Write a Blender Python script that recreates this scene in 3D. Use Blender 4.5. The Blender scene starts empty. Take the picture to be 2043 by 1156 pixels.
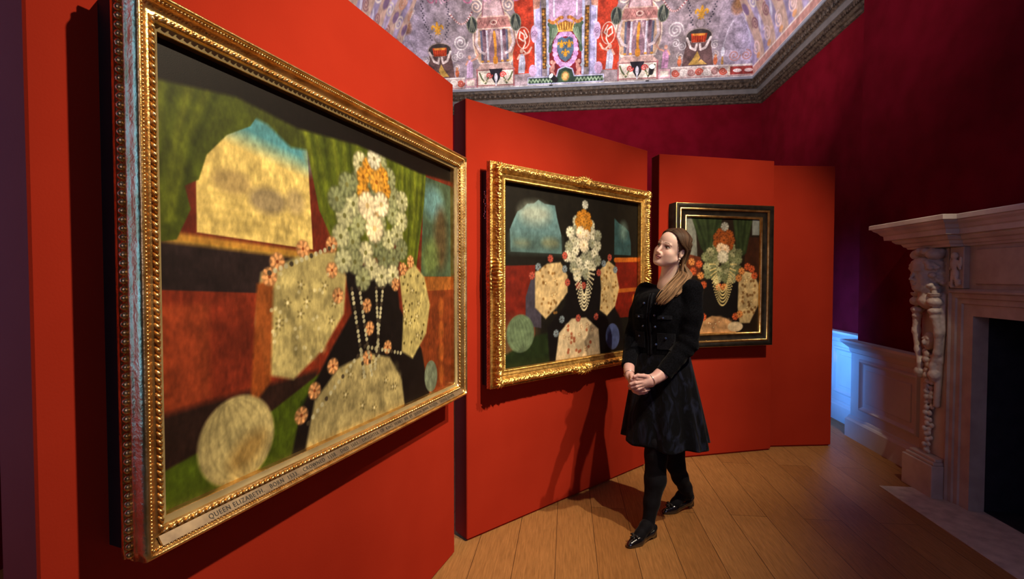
import bpy, math, random
import numpy as np
from mathutils import Matrix, Vector
random.seed(7); rng = np.random.default_rng(7)
scn = bpy.context.scene
COL = scn.collection
R = math.radians
CAMH = 1.45; FPX = 950.0; CX, CY, HOR = 1021.0, 578.0, 553.0

def srgb(r, g, b):
    f = lambda c: (c/255/12.92) if c/255 <= .04045 else ((c/255+.055)/1.055)**2.4
    return (f(r), f(g), f(b))
def P(px, py, d):                       # picture position and distance -> point in the room
    return np.array([(px-CX)/FPX*d, d, CAMH-(py-HOR)/FPX*d])
RA = R(6.6); RC, RS = math.cos(RA), math.sin(RA)
def room(X, u, z=0.0):                  # room axes (across, along) -> world
    return (X*RC+u*RS, -X*RS+u*RC, z)

# ------------------------------------------------------------------ materials
def new_mat(name):
    m = bpy.data.materials.new(name); m.use_nodes = True
    nt = m.node_tree; b = nt.nodes['Principled BSDF']
    return m, nt, b
def N(nt, t, **kw):
    n = nt.nodes.new(t)
    for k, v in kw.items():
        if k in n.inputs: n.inputs[k].default_value = v
        else: setattr(n, k, v)
    return n
def ramp(nt, stops):
    n = nt.nodes.new('ShaderNodeValToRGB'); e = n.color_ramp.elements
    while len(e) < len(stops): e.new(.5)
    for i, (p, c) in enumerate(stops): e[i].position = p; e[i].color = (*c, 1)
    return n
def noisy(name, c1, c2, scale=8, rough=.6, metal=0, bump=0, bscale=60, detail=4, spec=.5, coat=0, sheen=0, contrast=(.35,.65)):
    m, nt, b = new_mat(name); L = nt.links
    tc = N(nt, 'ShaderNodeTexCoord')
    n1 = N(nt, 'ShaderNodeTexNoise', Scale=scale, Detail=detail)
    L.new(tc.outputs['Object'], n1.inputs['Vector'])
    r = ramp(nt, [(contrast[0], c1), (contrast[1], c2)])
    L.new(n1.outputs['Fac'], r.inputs['Fac']); L.new(r.outputs['Color'], b.inputs['Base Color'])
    b.inputs['Roughness'].default_value = rough; b.inputs['Metallic'].default_value = metal
    b.inputs['Specular IOR Level'].default_value = spec
    b.inputs['Coat Weight'].default_value = coat
    if sheen: b.inputs['Sheen Weight'].default_value = sheen; b.inputs['Sheen Roughness'].default_value = .4
    if bump:
        n2 = N(nt, 'ShaderNodeTexNoise', Scale=bscale, Detail=5)
        L.new(tc.outputs['Object'], n2.inputs['Vector'])
        bp = N(nt, 'ShaderNodeBump', Strength=bump, Distance=.004)
        L.new(n2.outputs['Fac'], bp.inputs['Height']); L.new(bp.outputs['Normal'], b.inputs['Normal'])
    return m
def vcol(name, rough=.6, spec=.4, bump=0, bscale=300, coat=0, sss=0):
    m, nt, b = new_mat(name); L = nt.links
    a = N(nt, 'ShaderNodeVertexColor'); a.layer_name = 'Col'
    L.new(a.outputs['Color'], b.inputs['Base Color'])
    b.inputs['Roughness'].default_value = rough; b.inputs['Specular IOR Level'].default_value = spec
    b.inputs['Coat Weight'].default_value = coat
    if sss:
        b.inputs['Subsurface Weight'].default_value = sss; b.inputs['Subsurface Radius'].default_value = (.01, .004, .002); b.inputs['Subsurface Scale'].default_value = .3
    if bump:
        tc = N(nt, 'ShaderNodeTexCoord'); n2 = N(nt, 'ShaderNodeTexNoise', Scale=bscale, Detail=4)
        L.new(tc.outputs['Object'], n2.inputs['Vector'])
        bp = N(nt, 'ShaderNodeBump', Strength=bump, Distance=.002)
        L.new(n2.outputs['Fac'], bp.inputs['Height']); L.new(bp.outputs['Normal'], b.inputs['Normal'])
    return m
def lamp_mat(name, col, s):
    m, nt, b = new_mat(name)
    b.inputs['Base Color'].default_value = (*col, 1); b.inputs['Emission Color'].default_value = (*col, 1); b.inputs['Emission Strength'].default_value = s
    return m

M_panel = noisy('panel_red_paint', (.31,.0225,.0095), (.34,.026,.011), 3, .9, bump=.08, bscale=180, spec=.03)
M_wall = noisy('dark_red_wall', (.10,.0012,.005), (.13,.0018,.008), 5, .95, bump=.1, bscale=120, spec=.06)
M_stone = noisy('carved_marble', (.42,.35,.31), (.58,.51,.46), 6, .45, bump=.15, bscale=90)
M_stone2 = noisy('fireplace_surround_stone', (.36,.28,.24), (.46,.38,.33), 9, .45, bump=.1, bscale=120)
M_hearth = noisy('hearth_stone', (.40,.35,.31), (.58,.51,.45), 14, .6, bump=.2, bscale=80)
M_wains = noisy('painted_panelling', (.50,.49,.50), (.56,.55,.56), 4, .5, bump=.05)
M_soot = noisy('dark_firebox', (.004,.005,.012), (.012,.013,.022), 12, .8, bump=.3)
M_corn = noisy('cornice_bronze', (.022,.013,.009), (.10,.065,.042), 30, .5, metal=.15, bump=.5, bscale=160)
M_corn2 = noisy('cornice_grey_band', (.11,.095,.09), (.14,.12,.115), 10, .6)
M_ledge = noisy('cornice_pale_ledge', (.22,.23,.28), (.30,.31,.36), 6, .5)
M_gold = noisy('gilded_wood', (.64,.36,.11), (.92,.62,.25), 22, .30, metal=.95, bump=.35, bscale=110)
M_gold2 = noisy('carved_gilt', (.55,.30,.07), (.95,.62,.19), 40, .36, metal=.9, bump=.35, bscale=220)
M_black = noisy('ebonised_wood', (.008,.006,.005), (.02,.015,.011), 20, .55, bump=.1, spec=.15)
M_box = noisy('black_backing', (.008,.006,.008), (.012,.01,.012), 10, .7)
M_slip = noisy('aged_slip', (.26,.20,.09), (.36,.28,.13), 14, .5, metal=.3)
M_plate = noisy('inscription_strip', (.17,.12,.075), (.30,.22,.13), 25, .5, metal=.5)
M_ink = noisy('black_lettering', (.01,.008,.006), (.02,.015,.01), 10, .6)
M_steel = noisy('dark_fixture', (.03,.03,.035), (.05,.05,.055), 10, .4, metal=.6)
M_jacket = noisy('black_boucle', (.0012,.0013,.0022), (.0045,.005,.008), 160, .95, bump=.3, bscale=420, sheen=.03, spec=.06)
M_trimj = noisy('jacket_trim', (.003,.0035,.006), (.010,.011,.016), 220, .9, bump=.4, bscale=400, sheen=.05, spec=.08)
M_tights = noisy('black_tights', (.004,.004,.006), (.006,.006,.009), 40, .8, sheen=.04, spec=.1)
M_shoe = noisy('patent_leather', (.004,.004,.005), (.008,.008,.010), 20, .12, coat=1, bump=.15, bscale=90)
M_bow = noisy('grosgrain', (.002,.002,.003), (.005,.005,.006), 60, .6)
M_button = noisy('jet_button', (.01,.02,.06), (.02,.04,.12), 60, .1, coat=1)
M_silver = noisy('silver', (.8,.78,.76), (.95,.92,.9), 60, .25, metal=1)
M_pearl = noisy('pearl', (.75,.68,.62), (.85,.8,.74), 60, .2)
M_canvas = vcol('oil_paint', .5, .2, bump=.08, bscale=420)
M_mural = vcol('fresco', .8, .2, bump=.1, bscale=60)
M_skin = vcol('skin', .45, .4, sss=.25)
M_hair = vcol('hair', .55, .22)
# skirt: black jacquard with a soft pattern
M_skirt, nt, b = new_mat('black_jacquard'); L = nt.links
tc = N(nt, 'ShaderNodeTexCoord'); mp = N(nt, 'ShaderNodeMapping'); mp.inputs['Scale'].default_value = (1, 1, .45)
nz = N(nt, 'ShaderNodeTexNoise', Scale=16, Detail=3, Distortion=1.6)
L.new(tc.outputs['Object'], mp.inputs['Vector']); L.new(mp.outputs['Vector'], nz.inputs['Vector'])
rr = ramp(nt, [(.48, (.001,.0013,.003)), (.68, (.010,.013,.030))]); L.new(nz.outputs['Fac'], rr.inputs['Fac'])
L.new(rr.outputs['Color'], b.inputs['Base Color']); b.inputs['Roughness'].default_value = .75; b.inputs['Sheen Weight'].default_value = .06
b.inputs['Specular IOR Level'].default_value = .07
bp = N(nt, 'ShaderNodeBump', Strength=.6, Distance=.01); L.new(nz.outputs['Fac'], bp.inputs['Height']); L.new(bp.outputs['Normal'], b.inputs['Normal'])
# oak boards
M_floor, nt, b = new_mat('oak_boards'); L = nt.links
tc = N(nt, 'ShaderNodeTexCoord'); mp = N(nt, 'ShaderNodeMapping'); mp.inputs['Rotation'].default_value = (0, 0, R(90)); mp.inputs['Location'].default_value = (.7, .055, 0)
L.new(tc.outputs['Object'], mp.inputs['Vector'])
br = N(nt, 'ShaderNodeTexBrick', Scale=1.0); br.offset = .37; br.offset_frequency = 2
br.inputs['Brick Width'].default_value = 2.3; br.inputs['Row Height'].default_value = .21; br.inputs['Mortar Size'].default_value = .0016
br.inputs['Mortar Smooth'].default_value = .2; br.inputs['Bias'].default_value = 0
br.inputs['Color1'].default_value = (.30,.135,.042,1); br.inputs['Color2'].default_value = (.40,.20,.07,1); br.inputs['Mortar'].default_value = (.05,.022,.01,1)
L.new(mp.outputs['Vector'], br.inputs['Vector'])
mp2 = N(nt, 'ShaderNodeMapping'); mp2.inputs['Scale'].default_value = (26, 1.6, 1); L.new(tc.outputs['Object'], mp2.inputs['Vector'])
g = N(nt, 'ShaderNodeTexNoise', Scale=5, Detail=8, Roughness=.65, Distortion=.5); L.new(mp2.outputs['Vector'], g.inputs['Vector'])
gr = ramp(nt, [(.3, (.62,.60,.56)), (.7, (1.12,1.1,1.06))]); L.new(g.outputs['Fac'], gr.inputs['Fac'])
mx = N(nt, 'ShaderNodeMix'); mx.data_type = 'RGBA'; mx.blend_type = 'MULTIPLY'; mx.inputs['Factor'].default_value = 1
L.new(br.outputs['Color'], mx.inputs[6]); L.new(gr.outputs['Color'], mx.inputs[7]); L.new(mx.outputs[2], b.inputs['Base Color'])
b.inputs['Roughness'].default_value = .5; b.inputs['Specular IOR Level'].default_value = .3
bp = N(nt, 'ShaderNodeBump', Strength=.25, Distance=.003); L.new(g.outputs['Fac'], bp.inputs['Height']); L.new(bp.outputs['Normal'], b.inputs['Normal'])

M_pane = lamp_mat('blue_dusk_pane', (.10,.32,.9), 1.2); M_fill_pane = lamp_mat('grey_dusk_pane', (.55,.55,.85), .5)  # the grey pane glows as fill in the added back window
# ------------------------------------------------------------------ mesh helpers
def link_mesh(name, V, F, mat, parent=None, loc=(0,0,0), rotz=0, smooth=False, colors=None, mats=None, midx=None):
    me = bpy.data.meshes.new(name)
    V = np.asarray(V, dtype=np.float64)
    if isinstance(F, np.ndarray):
        nf, k = F.shape
        me.vertices.add(len(V)); me.vertices.foreach_set('co', V.astype(np.float32).ravel())
        me.loops.add(nf*k); me.loops.foreach_set('vertex_index', F.astype(np.int32).ravel())
        me.polygons.add(nf); me.polygons.foreach_set('loop_start', np.arange(0, nf*k, k, dtype=np.int32))
        me.update(calc_edges=True); me.validate()
    else:
        me.from_pydata([tuple(v) for v in V], [], [tuple(f) for f in F])
    for m in (mats or [mat]): me.materials.append(m)
    if midx is not None: me.polygons.foreach_set('material_index', np.asarray(midx, dtype=np.int32))
    if smooth: me.polygons.foreach_set('use_smooth', np.ones(len(me.polygons), dtype=bool))
    if colors is not None:
        ca = me.color_attributes.new('Col', 'FLOAT_COLOR', 'POINT')
        c = np.ones((len(V), 4), np.float32); c[:, :3] = colors
        ca.data.foreach_set('color', c.ravel())
    me.update()
    o = bpy.data.objects.new(name, me); COL.objects.link(o)
    o.location = loc; o.rotation_euler = (0, 0, rotz)
    if parent: o.parent = parent
    return o
def props(o, label=None, cat=None, group=None, kind=None):
    if label: o['label'] = label
    if cat: o['category'] = cat
    if group: o['group'] = group
    if kind: o['kind'] = kind
    return o
def empty(name, loc, rotz, label, cat, group=None):
    o = bpy.data.objects.new(name, None); COL.objects.link(o); o.empty_display_size = .1
    o.location = loc; o.rotation_euler = (0, 0, rotz)
    return props(o, label, cat, group)

class MB:
    def __init__(s): s.v = []; s.f = []
    def add(s, V, F):
        n = len(s.v); s.v.extend([tuple(map(float, p)) for p in V]); s.f.extend([tuple(int(i)+n for i in f) for f in F]); return s
    def box(s, x0, x1, y0, y1, z0, z1, b=0):
        if b <= 0:
            V = [(x, y, z) for z in (z0, z1) for y in (y0, y1) for x in (x0, x1)]
            return s.add(V, [(0,2,3,1),(4,5,7,6),(0,1,5,4),(2,6,7,3),(0,4,6,2),(1,3,7,5)])
        V = []; idx = {}
        for i, (x, sx) in enumerate(((x0,1),(x1,-1))):
            for j, (y, sy) in enumerate(((y0,1),(y1,-1))):
                for k, (z, sz) in enumerate(((z0,1),(z1,-1))):
                    for a, (dx, dy, dz) in enumerate(((0,b,b),(b,0,b),(b,b,0))):
                        idx[i,j,k,a] = len(V); V.append((x+sx*dx, y+sy*dy, z+sz*dz))
        F = []
        for i in (0,1): q = [idx[i,j,k,0] for j,k in ((0,0),(0,1),(1,1),(1,0))]; F.append(q if i==0 else q[::-1])
        for j in (0,1): q = [idx[i,j,k,1] for i,k in ((0,0),(1,0),(1,1),(0,1))]; F.append(q if j==0 else q[::-1])
        for k in (0,1): q = [idx[i,j,k,2] for i,j in ((0,0),(0,1),(1,1),(1,0))]; F.append(q if k==0 else q[::-1])
        for j in (0,1):
            for k in (0,1): F.append([idx[0,j,k,1], idx[1,j,k,1], idx[1,j,k,2], idx[0,j,k,2]])
        for i in (0,1):
            for k in (0,1): F.append([idx[i,0,k,0], idx[i,1,k,0], idx[i,1,k,2], idx[i,0,k,2]])
        for i in (0,1):
            for j in (0,1): F.append([idx[i,j,0,0], idx[i,j,1,0], idx[i,j,1,1], idx[i,j,0,1]])
        for i in (0,1):
            for j in (0,1):
                for k in (0,1): F.append([idx[i,j,k,a] for a in (0,1,2)])
        return s.add(V, F)
    def tube(s, pts, rad, n=8, cap=True):
        pts = [np.array(p, float) for p in pts]; m = len(pts)
        rad = [rad]*m if not hasattr(rad, '__len__') else rad
        ref = None; rings = []
        for i, p in enumerate(pts):
            t = pts[min(i+1, m-1)]-pts[max(i-1, 0)]; t = t/(np.linalg.norm(t)+1e-9)
            if ref is None: ref = np.array([0,0,1.]) if abs(t[2]) < .9 else np.array([1.,0,0])
            a = np.cross(t, ref); a /= np.linalg.norm(a)+1e-9; bb = np.cross(t, a); ref = np.cross(a, t)
            rings.append([p+rad[i]*(math.cos(2*math.pi*k/n)*a+math.sin(2*math.pi*k/n)*bb) for k in range(n)])
        V = [q for r in rings for q in r]
        F = [(i*n+k, i*n+(k+1)%n, (i+1)*n+(k+1)%n, (i+1)*n+k) for i in range(m-1) for k in range(n)]
        if cap: F += [tuple(range(n))[::-1], tuple((m-1)*n+k for k in range(n))]
        return s.add(V, F)
    def ball(s, c, r, nu=8, nv=5, sc=(1,1,1)):
        V = [(c[0], c[1], c[2]-r*sc[2])]
        for j in range(1, nv):
            ph = math.pi*j/nv-math.pi/2
            for i in range(nu):
                th = 2*math.pi*i/nu
                V.append((c[0]+r*sc[0]*math.cos(ph)*math.cos(th), c[1]+r*sc[1]*math.cos(ph)*math.sin(th), c[2]+r*sc[2]*math.sin(ph)))
        V.append((c[0], c[1], c[2]+r*sc[2]))
        F = [(0, 1+(i+1)%nu, 1+i) for i in range(nu)]
        for j in range(nv-2):
            for i in range(nu):
                a = 1+j*nu+i; c2 = 1+j*nu+(i+1)%nu
                F.append((a, c2, c2+nu, a+nu))
        t = len(V)-1; base = 1+(nv-2)*nu
        F += [(base+i, base+(i+1)%nu, t) for i in range(nu)]
        return s.add(V, F)
    def path(s, path, prof, closed=False):
        """sweep profile (q outward, z) along a plan path (x,y); outward is to the left of travel"""
        n = len(path); rings = []
        for i in range(n):
            p = np.array(path[i], float)
            if closed or 0 < i < n-1:
                a = p-np.array(path[i-1], float); c = np.array(path[(i+1)%n], float)-p
            elif i == 0: a = c = np.array(path[1], float)-p
            else: a = c = p-np.array(path[i-1], float)
            a /= np.linalg.norm(a); c /= np.linalg.norm(c)
            na = np.array([-a[1], a[0]]); nc = np.array([-c[1], c[0]]); m = na+nc; m /= max(1e-6, np.dot(m, na))
            rings.append([(p[0]+m[0]*q, p[1]+m[1]*q, z) for q, z in prof])
        k = len(prof); V = [v for r in rings for v in r]; F = []
        for i in range(n if closed else n-1):
            for j in range(k-1):
                a = i*k+j; b_ = ((i+1)%n)*k+j; F.append((a, a+1, b_+1, b_))
        if not closed: F += [tuple(range(k)), tuple((n-1)*k+j for j in range(k))[::-1]]
        return s.add(V, F)
    def build(s, name, mat, parent=None, base=None, smooth=False, **kw):
        V = np.array(s.v)
        return link_mesh(name, V, s.f, mat, parent, smooth=smooth, **kw)
def room_obj(mb, name, mat, parent=None, base=(0,0,0), smooth=False, **kw):
    """mesh given in room axes; base (room axes) becomes the origin"""
    V = np.array(mb.v)-np.array(base)
    if parent is None: return link_mesh(name, V, mb.f, mat, None, room(*base), -RA, smooth, **kw)
    return link_mesh(name, V, mb.f, mat, parent, smooth=smooth, **kw)

# ------------------------------------------------------------------ implicit surfaces
def smin(a, b, k):
    h = np.maximum(k-np.abs(a-b), 0)/k
    return np.minimum(a, b)-h*h*k*.25
def smax(a, b, k): return -smin(-a, -b, k)
def ell(p, c, r):
    q = (p-np.array(c, np.float32)); r = np.array(r, np.float32)
    k0 = np.sqrt(((q/r)**2).sum(-1)); k1 = np.sqrt(((q/(r*r))**2).sum(-1))+1e-9
    return k0*(k0-1)/k1
def cap(p, a, b, ra, rb=None):
    rb = ra if rb is None else rb
    a = np.array(a, np.float32); b = np.array(b, np.float32); ab = b-a
    t = np.clip(((p-a)@ab)/(ab@ab+1e-12), 0, 1)
    return np.sqrt(((p-a-t[..., None]*ab)**2).sum(-1))-(ra+(rb-ra)*t)
def chain(p, pts, rs, k=.01):
    d = None
    for i in range(len(pts)-1):
        c = cap(p, pts[i], pts[i+1], rs[i], rs[i+1])
        d = c if d is None else smin(d, c, k)
    return d
def nets(f, lo, hi, h):
    lo = np.array(lo, float); hi = np.array(hi, float)
    n = np.ceil((hi-lo)/h).astype(int)+1
    ax = [lo[i]+h*np.arange(n[i]) for i in range(3)]
    D = np.empty(tuple(n), np.float32); st = max(1, int(400000/(n[1]*n[2])))
    for i in range(0, n[0], st):
        g = np.stack(np.meshgrid(ax[0][i:i+st], ax[1], ax[2], indexing='ij'), -1).astype(np.float32)
        D[i:i+st] = f(g)
    S = D < 0
    cnt = np.zeros(tuple(n-1), np.int8)
    for dx in (0,1):
        for dy in (0,1):
            for dz in (0,1): cnt += S[dx:n[0]-1+dx, dy:n[1]-1+dy, dz:n[2]-1+dz]
    act = (cnt > 0) & (cnt < 8)
    I = np.argwhere(act); ids = -np.ones(act.shape, np.int64); ids[act] = np.arange(len(I))
    acc = np.zeros((len(I), 3)); num = np.zeros(len(I))
    cor = [(a,b_,c) for a in (0,1) for b_ in (0,1) for c in (0,1)]
    for a in range(8):
        for c in range(a+1, 8):
            A, B = np.array(cor[a]), np.array(cor[c])
            if abs(A-B).sum() != 1: continue
            va = D[tuple((I+A).T)]; vb = D[tuple((I+B).T)]; m = (va < 0) != (vb < 0)
            t = np.where(m, va/(va-vb+1e-20), 0)[:, None]
            acc += np.where(m[:, None], A+t*(B-A), 0); num += m
    V = lo+h*(I+acc/num[:, None])
    Q = []
    for a in range(3):
        b_, c = (a+1)%3, (a+2)%3
        s0 = [slice(None)]*3; s1 = [slice(None)]*3; s0[a] = slice(0, -1); s1[a] = slice(1, None)
        X = S[tuple(s0)] != S[tuple(s1)]
        E = np.argwhere(X); E = E[(E[:, b_] > 0) & (E[:, c] > 0) & (E[:, b_] < n[b_]-1) & (E[:, c] < n[c]-1)]
        sg = S[tuple(E.T)]
        eb = np.zeros(3, int); eb[b_] = 1; ec = np.zeros(3, int); ec[c] = 1
        q = np.stack([ids[tuple((E-eb-ec).T)], ids[tuple((E-ec).T)], ids[tuple(E.T)], ids[tuple((E-eb).T)]], 1)
        q[~sg] = q[~sg][:, ::-1]; Q.append(q)
    return V, np.concatenate(Q)

# value noise on arrays
def vnoise(x, y, seed=0):
    xi = np.floor(x).astype(np.int64); yi = np.floor(y).astype(np.int64); fx = x-xi; fy = y-yi
    fx = fx*fx*(3-2*fx); fy = fy*fy*(3-2*fy)
    def h(a, b_):
        v = np.sin((a*127.1+b_*311.7+seed*74.7))*43758.5453
        return v-np.floor(v)
    return (h(xi,yi)*(1-fx)+h(xi+1,yi)*fx)*(1-fy)+(h(xi,yi+1)*(1-fx)+h(xi+1,yi+1)*fx)*fy
def fbm(x, y, seed=0, o=4):
    s = 0; a = .5
    for i in range(o): s = s+a*vnoise(x*2**i, y*2**i, seed+i*13); a *= .5
    return s
# ------------------------------------------------------------------ painter on a vertex grid
class Canvas:
    def __init__(s, x0, x1, y0, y1, step):
        s.nx = int(round((x1-x0)/step))+1; s.ny = int(round((y1-y0)/step))+1
        s.x = np.linspace(x0, x1, s.nx); s.y = np.linspace(y0, y1, s.ny); s.step = step
        s.X, s.Y = np.meshgrid(s.x, s.y); s.C = np.zeros((s.ny, s.nx, 3))
    def col(s, c): return np.array([v/255 for v in c])
    def win(s, x0, x1, y0, y1):
        a = slice(max(0, np.searchsorted(s.x, x0)), max(0, np.searchsorted(s.x, x1))); b_ = slice(max(0, np.searchsorted(s.y, y0)), max(0, np.searchsorted(s.y, y1)))
        return b_, a
    def blend(s, w, d, c, al=1, soft=None):
        soft = soft or s.step*.7
        m = np.clip(.5-d/(2*soft), 0, 1)*al
        c = c if isinstance(c, np.ndarray) and c.ndim == 3 else s.col(c)
        s.C[w] = s.C[w]*(1-m[..., None])+c*m[..., None]
    def ell(s, cx, cy, rx, ry, c, al=1, rot=0, soft=None, ring=None):
        r = max(rx, ry)+3*(soft or s.step); w = s.win(cx-r, cx+r, cy-r, cy+r)
        x = s.X[w]-cx; y = s.Y[w]-cy; cr, sr = math.cos(rot), math.sin(rot)
        x, y = x*cr+y*sr, -x*sr+y*cr
        k0 = np.sqrt((x/rx)**2+(y/ry)**2); k1 = np.sqrt((x/rx**2)**2+(y/ry**2)**2)+1e-9
        d = k0*(k0-1)/k1
        if ring: d = np.abs(d)-ring
        s.blend(w, d, c, al, soft)
    def line(s, pts, wd, c, al=1, soft=None, w1=None):
        pts = np.array(pts, float); w1 = wd if w1 is None else w1; r = max(wd, w1)+3*(soft or s.step)
        w = s.win(pts[:,0].min()-r, pts[:,0].max()+r, pts[:,1].min()-r, pts[:,1].max()+r)
        if s.X[w].size == 0: return
        d = np.full(s.X[w].shape, 1e9); n = len(pts)-1
        for i in range(n):
            a, b_ = pts[i], pts[i+1]; ab = b_-a
            t = np.clip(((s.X[w]-a[0])*ab[0]+(s.Y[w]-a[1])*ab[1])/(ab@ab+1e-12), 0, 1)
            rw = wd+(w1-wd)*(i+t)/n
            d = np.minimum(d, np.hypot(s.X[w]-a[0]-t*ab[0], s.Y[w]-a[1]-t*ab[1])-rw)
        s.blend(w, d, c, al, soft)
    def poly(s, pts, c, al=1, soft=None):
        pts = np.array(pts, float); r = 3*(soft or s.step)
        w = s.win(pts[:,0].min()-r, pts[:,0].max()+r, pts[:,1].min()-r, pts[:,1].max()+r)
        X, Y = s.X[w], s.Y[w]
        if X.size == 0: return
        d = np.full(X.shape, 1e9); ins = np.zeros(X.shape, bool); n = len(pts)
        for i in range(n):
            a, b_ = pts[i], pts[(i+1)%n]; ab = b_-a
            t = np.clip(((X-a[0])*ab[0]+(Y-a[1])*ab[1])/(ab@ab+1e-12), 0, 1)
            d = np.minimum(d, np.hypot(X-a[0]-t*ab[0], Y-a[1]-t*ab[1]))
            with np.errstate(divide='ignore', invalid='ignore'):
                cnd = ((a[1] > Y) != (b_[1] > Y)) & (X < (b_[0]-a[0])*(Y-a[1])/(b_[1]-a[1]+1e-12)+a[0])
            ins ^= cnd
        s.blend(w, np.where(ins, -d, d), c, al, soft)
    def spiral(s, cx, cy, r, turns, wd, c, ph=0, sgn=1, al=1):
        n = int(14*turns)+4
        pts = [(cx+r*(1-t*.85)*math.cos(ph+sgn*t*turns*6.283), cy+r*(1-t*.85)*math.sin(ph+sgn*t*turns*6.283)) for t in np.linspace(0, 1, n)]
        s.line(pts, wd, c, al)
    def tint(s, amt, fx, fy, seed=0):
        n = fbm(s.X*fx, s.Y*fy, seed, 5)-.47; s.C = np.clip(s.C*(1+amt*n[..., None]*2), 0, 1)
    def linear(s):
        c = s.C; return np.where(c <= .04045, c/12.92, ((c+.055)/1.055)**2.4).reshape(-1, 3)
def grid_faces(ny, nx):
    i = np.arange(nx-1)[None, :]+nx*np.arange(ny-1)[:, None]
    return np.stack([i, i+1, i+nx+1, i+nx], -1).reshape(-1, 4)

exec_sections = []
# ================================================================== THE ROOM
XW, UF, UB = 2.78, 7.30, -2.9           # half width, far wall, wall behind
XC = 2.60; UC = 4.60                     # chimney breast front plane and its far corner
ZC = 4.255
def wall_box(name, x0, x1, u0, u1, z0, z1, mat):
    mb = MB().box(x0, x1, u0, u1, z0, z1)
    return props(room_obj(mb, name, mat, base=((x0+x1)/2, (u0+u1)/2, z0)), kind='structure')
mb = MB().box(-XW-.1, XW+.1, UB-.1, UF+.1, -.08, 0)
props(room_obj(mb, 'floor', M_floor), kind='structure')
wall_box('wall_far', -XW-.1, XW+.1, UF, UF+.12, 0, ZC+.02, M_wall)
wall_box('wall_left', -XW-.12, -XW, UB, UF, 0, ZC+.02, M_wall)
wall_box('wall_right', XW, XW+.12, UC-.05, UF, 0, ZC+.02, M_wall)
# wall behind the camera with an added fill-light window; daylight from left-wall windows
wall_box('wall_back', -XW-.1, XW+.1, UB-.12, UB, 0, ZC, M_wall)
mb = MB()
for x in (.35, 1.17, 1.98): mb.box(x, x+.06, UB, UB+.045, .8, 3.2)
for z in (.8, 1.6, 2.4, 3.14): mb.box(.35, 2.04, UB+.003, UB+.04, z, z+.06)
w_ = props(room_obj(mb, 'window_3', M_wains, base=(1.2, UB, .8)), kind='structure'); room_obj(MB().box(.37, 2.02, UB+.006, UB+.012, .82, 3.18), 'pane', M_fill_pane, w_, (1.2, UB, .8))
def wall_window(n_, u0, u1, z0, z1):
    mb = MB(); x0, x1 = -XW, -XW+.05
    for u in (u0, (u0+u1)/2-.02, u1-.05): mb.box(x0, x1, u, u+.05, z0, z1)
    for z in np.linspace(z0, z1-.05, 4): mb.box(x0+.003, x1-.005, u0, u1, z, z+.05)
    wb = (-XW, (u0+u1)/2, z0); w_ = props(room_obj(mb, 'window_%d' % n_, M_wains, base=wb), kind='structure')
    room_obj(MB().box(x0+.006, x0+.012, u0+.02, u1-.02, z0+.02, z1-.02), 'pane', M_pane, w_, wb)
wall_window(1, -.85, .40, .75, 3.1); wall_window(2, .55, 1.75, .75, 3.1)
# chimney breast with its fire opening
OU0, OU1, OZ = 1.90, 3.205, 1.24
mb = MB(); cy0 = .5
mb.box(XC, XW+.12, OU1, UC, 0, ZC+1.4); mb.box(XC, XW+.12, cy0, OU0, 0, ZC+1.4); mb.box(XC, XW+.12, OU0, OU1, OZ, ZC+1.4)
mb.box(XW, XW+.12, UB, cy0, 0, ZC+.02)
props(room_obj(mb, 'wall_chimney', M_wall, base=(XW, 2.5, 0)), kind='structure')

# ---- cornice
prof = [(0,3.955),(.02,3.96),(.03,3.975),(.03,3.985),(.05,3.992),(.065,4.010),(.065,4.022),(.085,4.035),(.10,4.052),(.10,4.060)]
prof2 = [(.10,4.060),(.108,4.060),(.108,4.125),(.12,4.125)]
prof3 = [(.12,4.125),(.13,4.135),(.15,4.145),(.165,4.17),(.165,4.18),(.185,4.195),(.20,4.22),(.20,4.232)]
prof4 = [(.20,4.232),(.215,4.232),(.215,4.265),(0,4.275)]
pth = [(XW, UC), (XW, UF), (-XW, UF), (-XW, UB)]
for i, (pr, m) in enumerate(((prof, M_corn), (prof2, M_corn2), (prof3, M_corn), (prof4, M_ledge))):
    mb = MB().path(pth, pr)
    if i == 0:
        for k in range(int(2*XW/.036)):
            x = -XW+.09+k*.036
            if x < XW-.09: mb.box(x, x+.022, UF-.088, UF-.05, 4.018, 4.044)
        for k in range(int((UF-UC)/.036)):
            u = UC+.02+k*.036
            if u < UF-.09: mb.box(XW-.088, XW-.05, u, u+.022, 4.018, 4.044)
    if i == 2:
        for k in range(int(2*XW/.075)):
            x = -XW+.2+k*.075
            if x < XW-.18: mb.ball((x, UF-.158, 4.165), .03, 6, 5, (1, .7, 1.1)); mb.ball((x+.037, UF-.158, 4.165), .022, 4, 4, (.35, .7, 1.3))
        for k in range(int((UF-UC)/.075)):
            u = UC+.03+k*.075
            if u < UF-.18: mb.ball((XW-.158, u, 4.165), .03, 6, 5, (.7, 1, 1.1)); mb.ball((XW-.158, u+.037, 4.165), .022, 4, 4, (.7, .35, 1.3))
    props(room_obj(mb, 'trim_%d' % (i+1), m, base=(0, UF, 4.0)), kind='structure')

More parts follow.
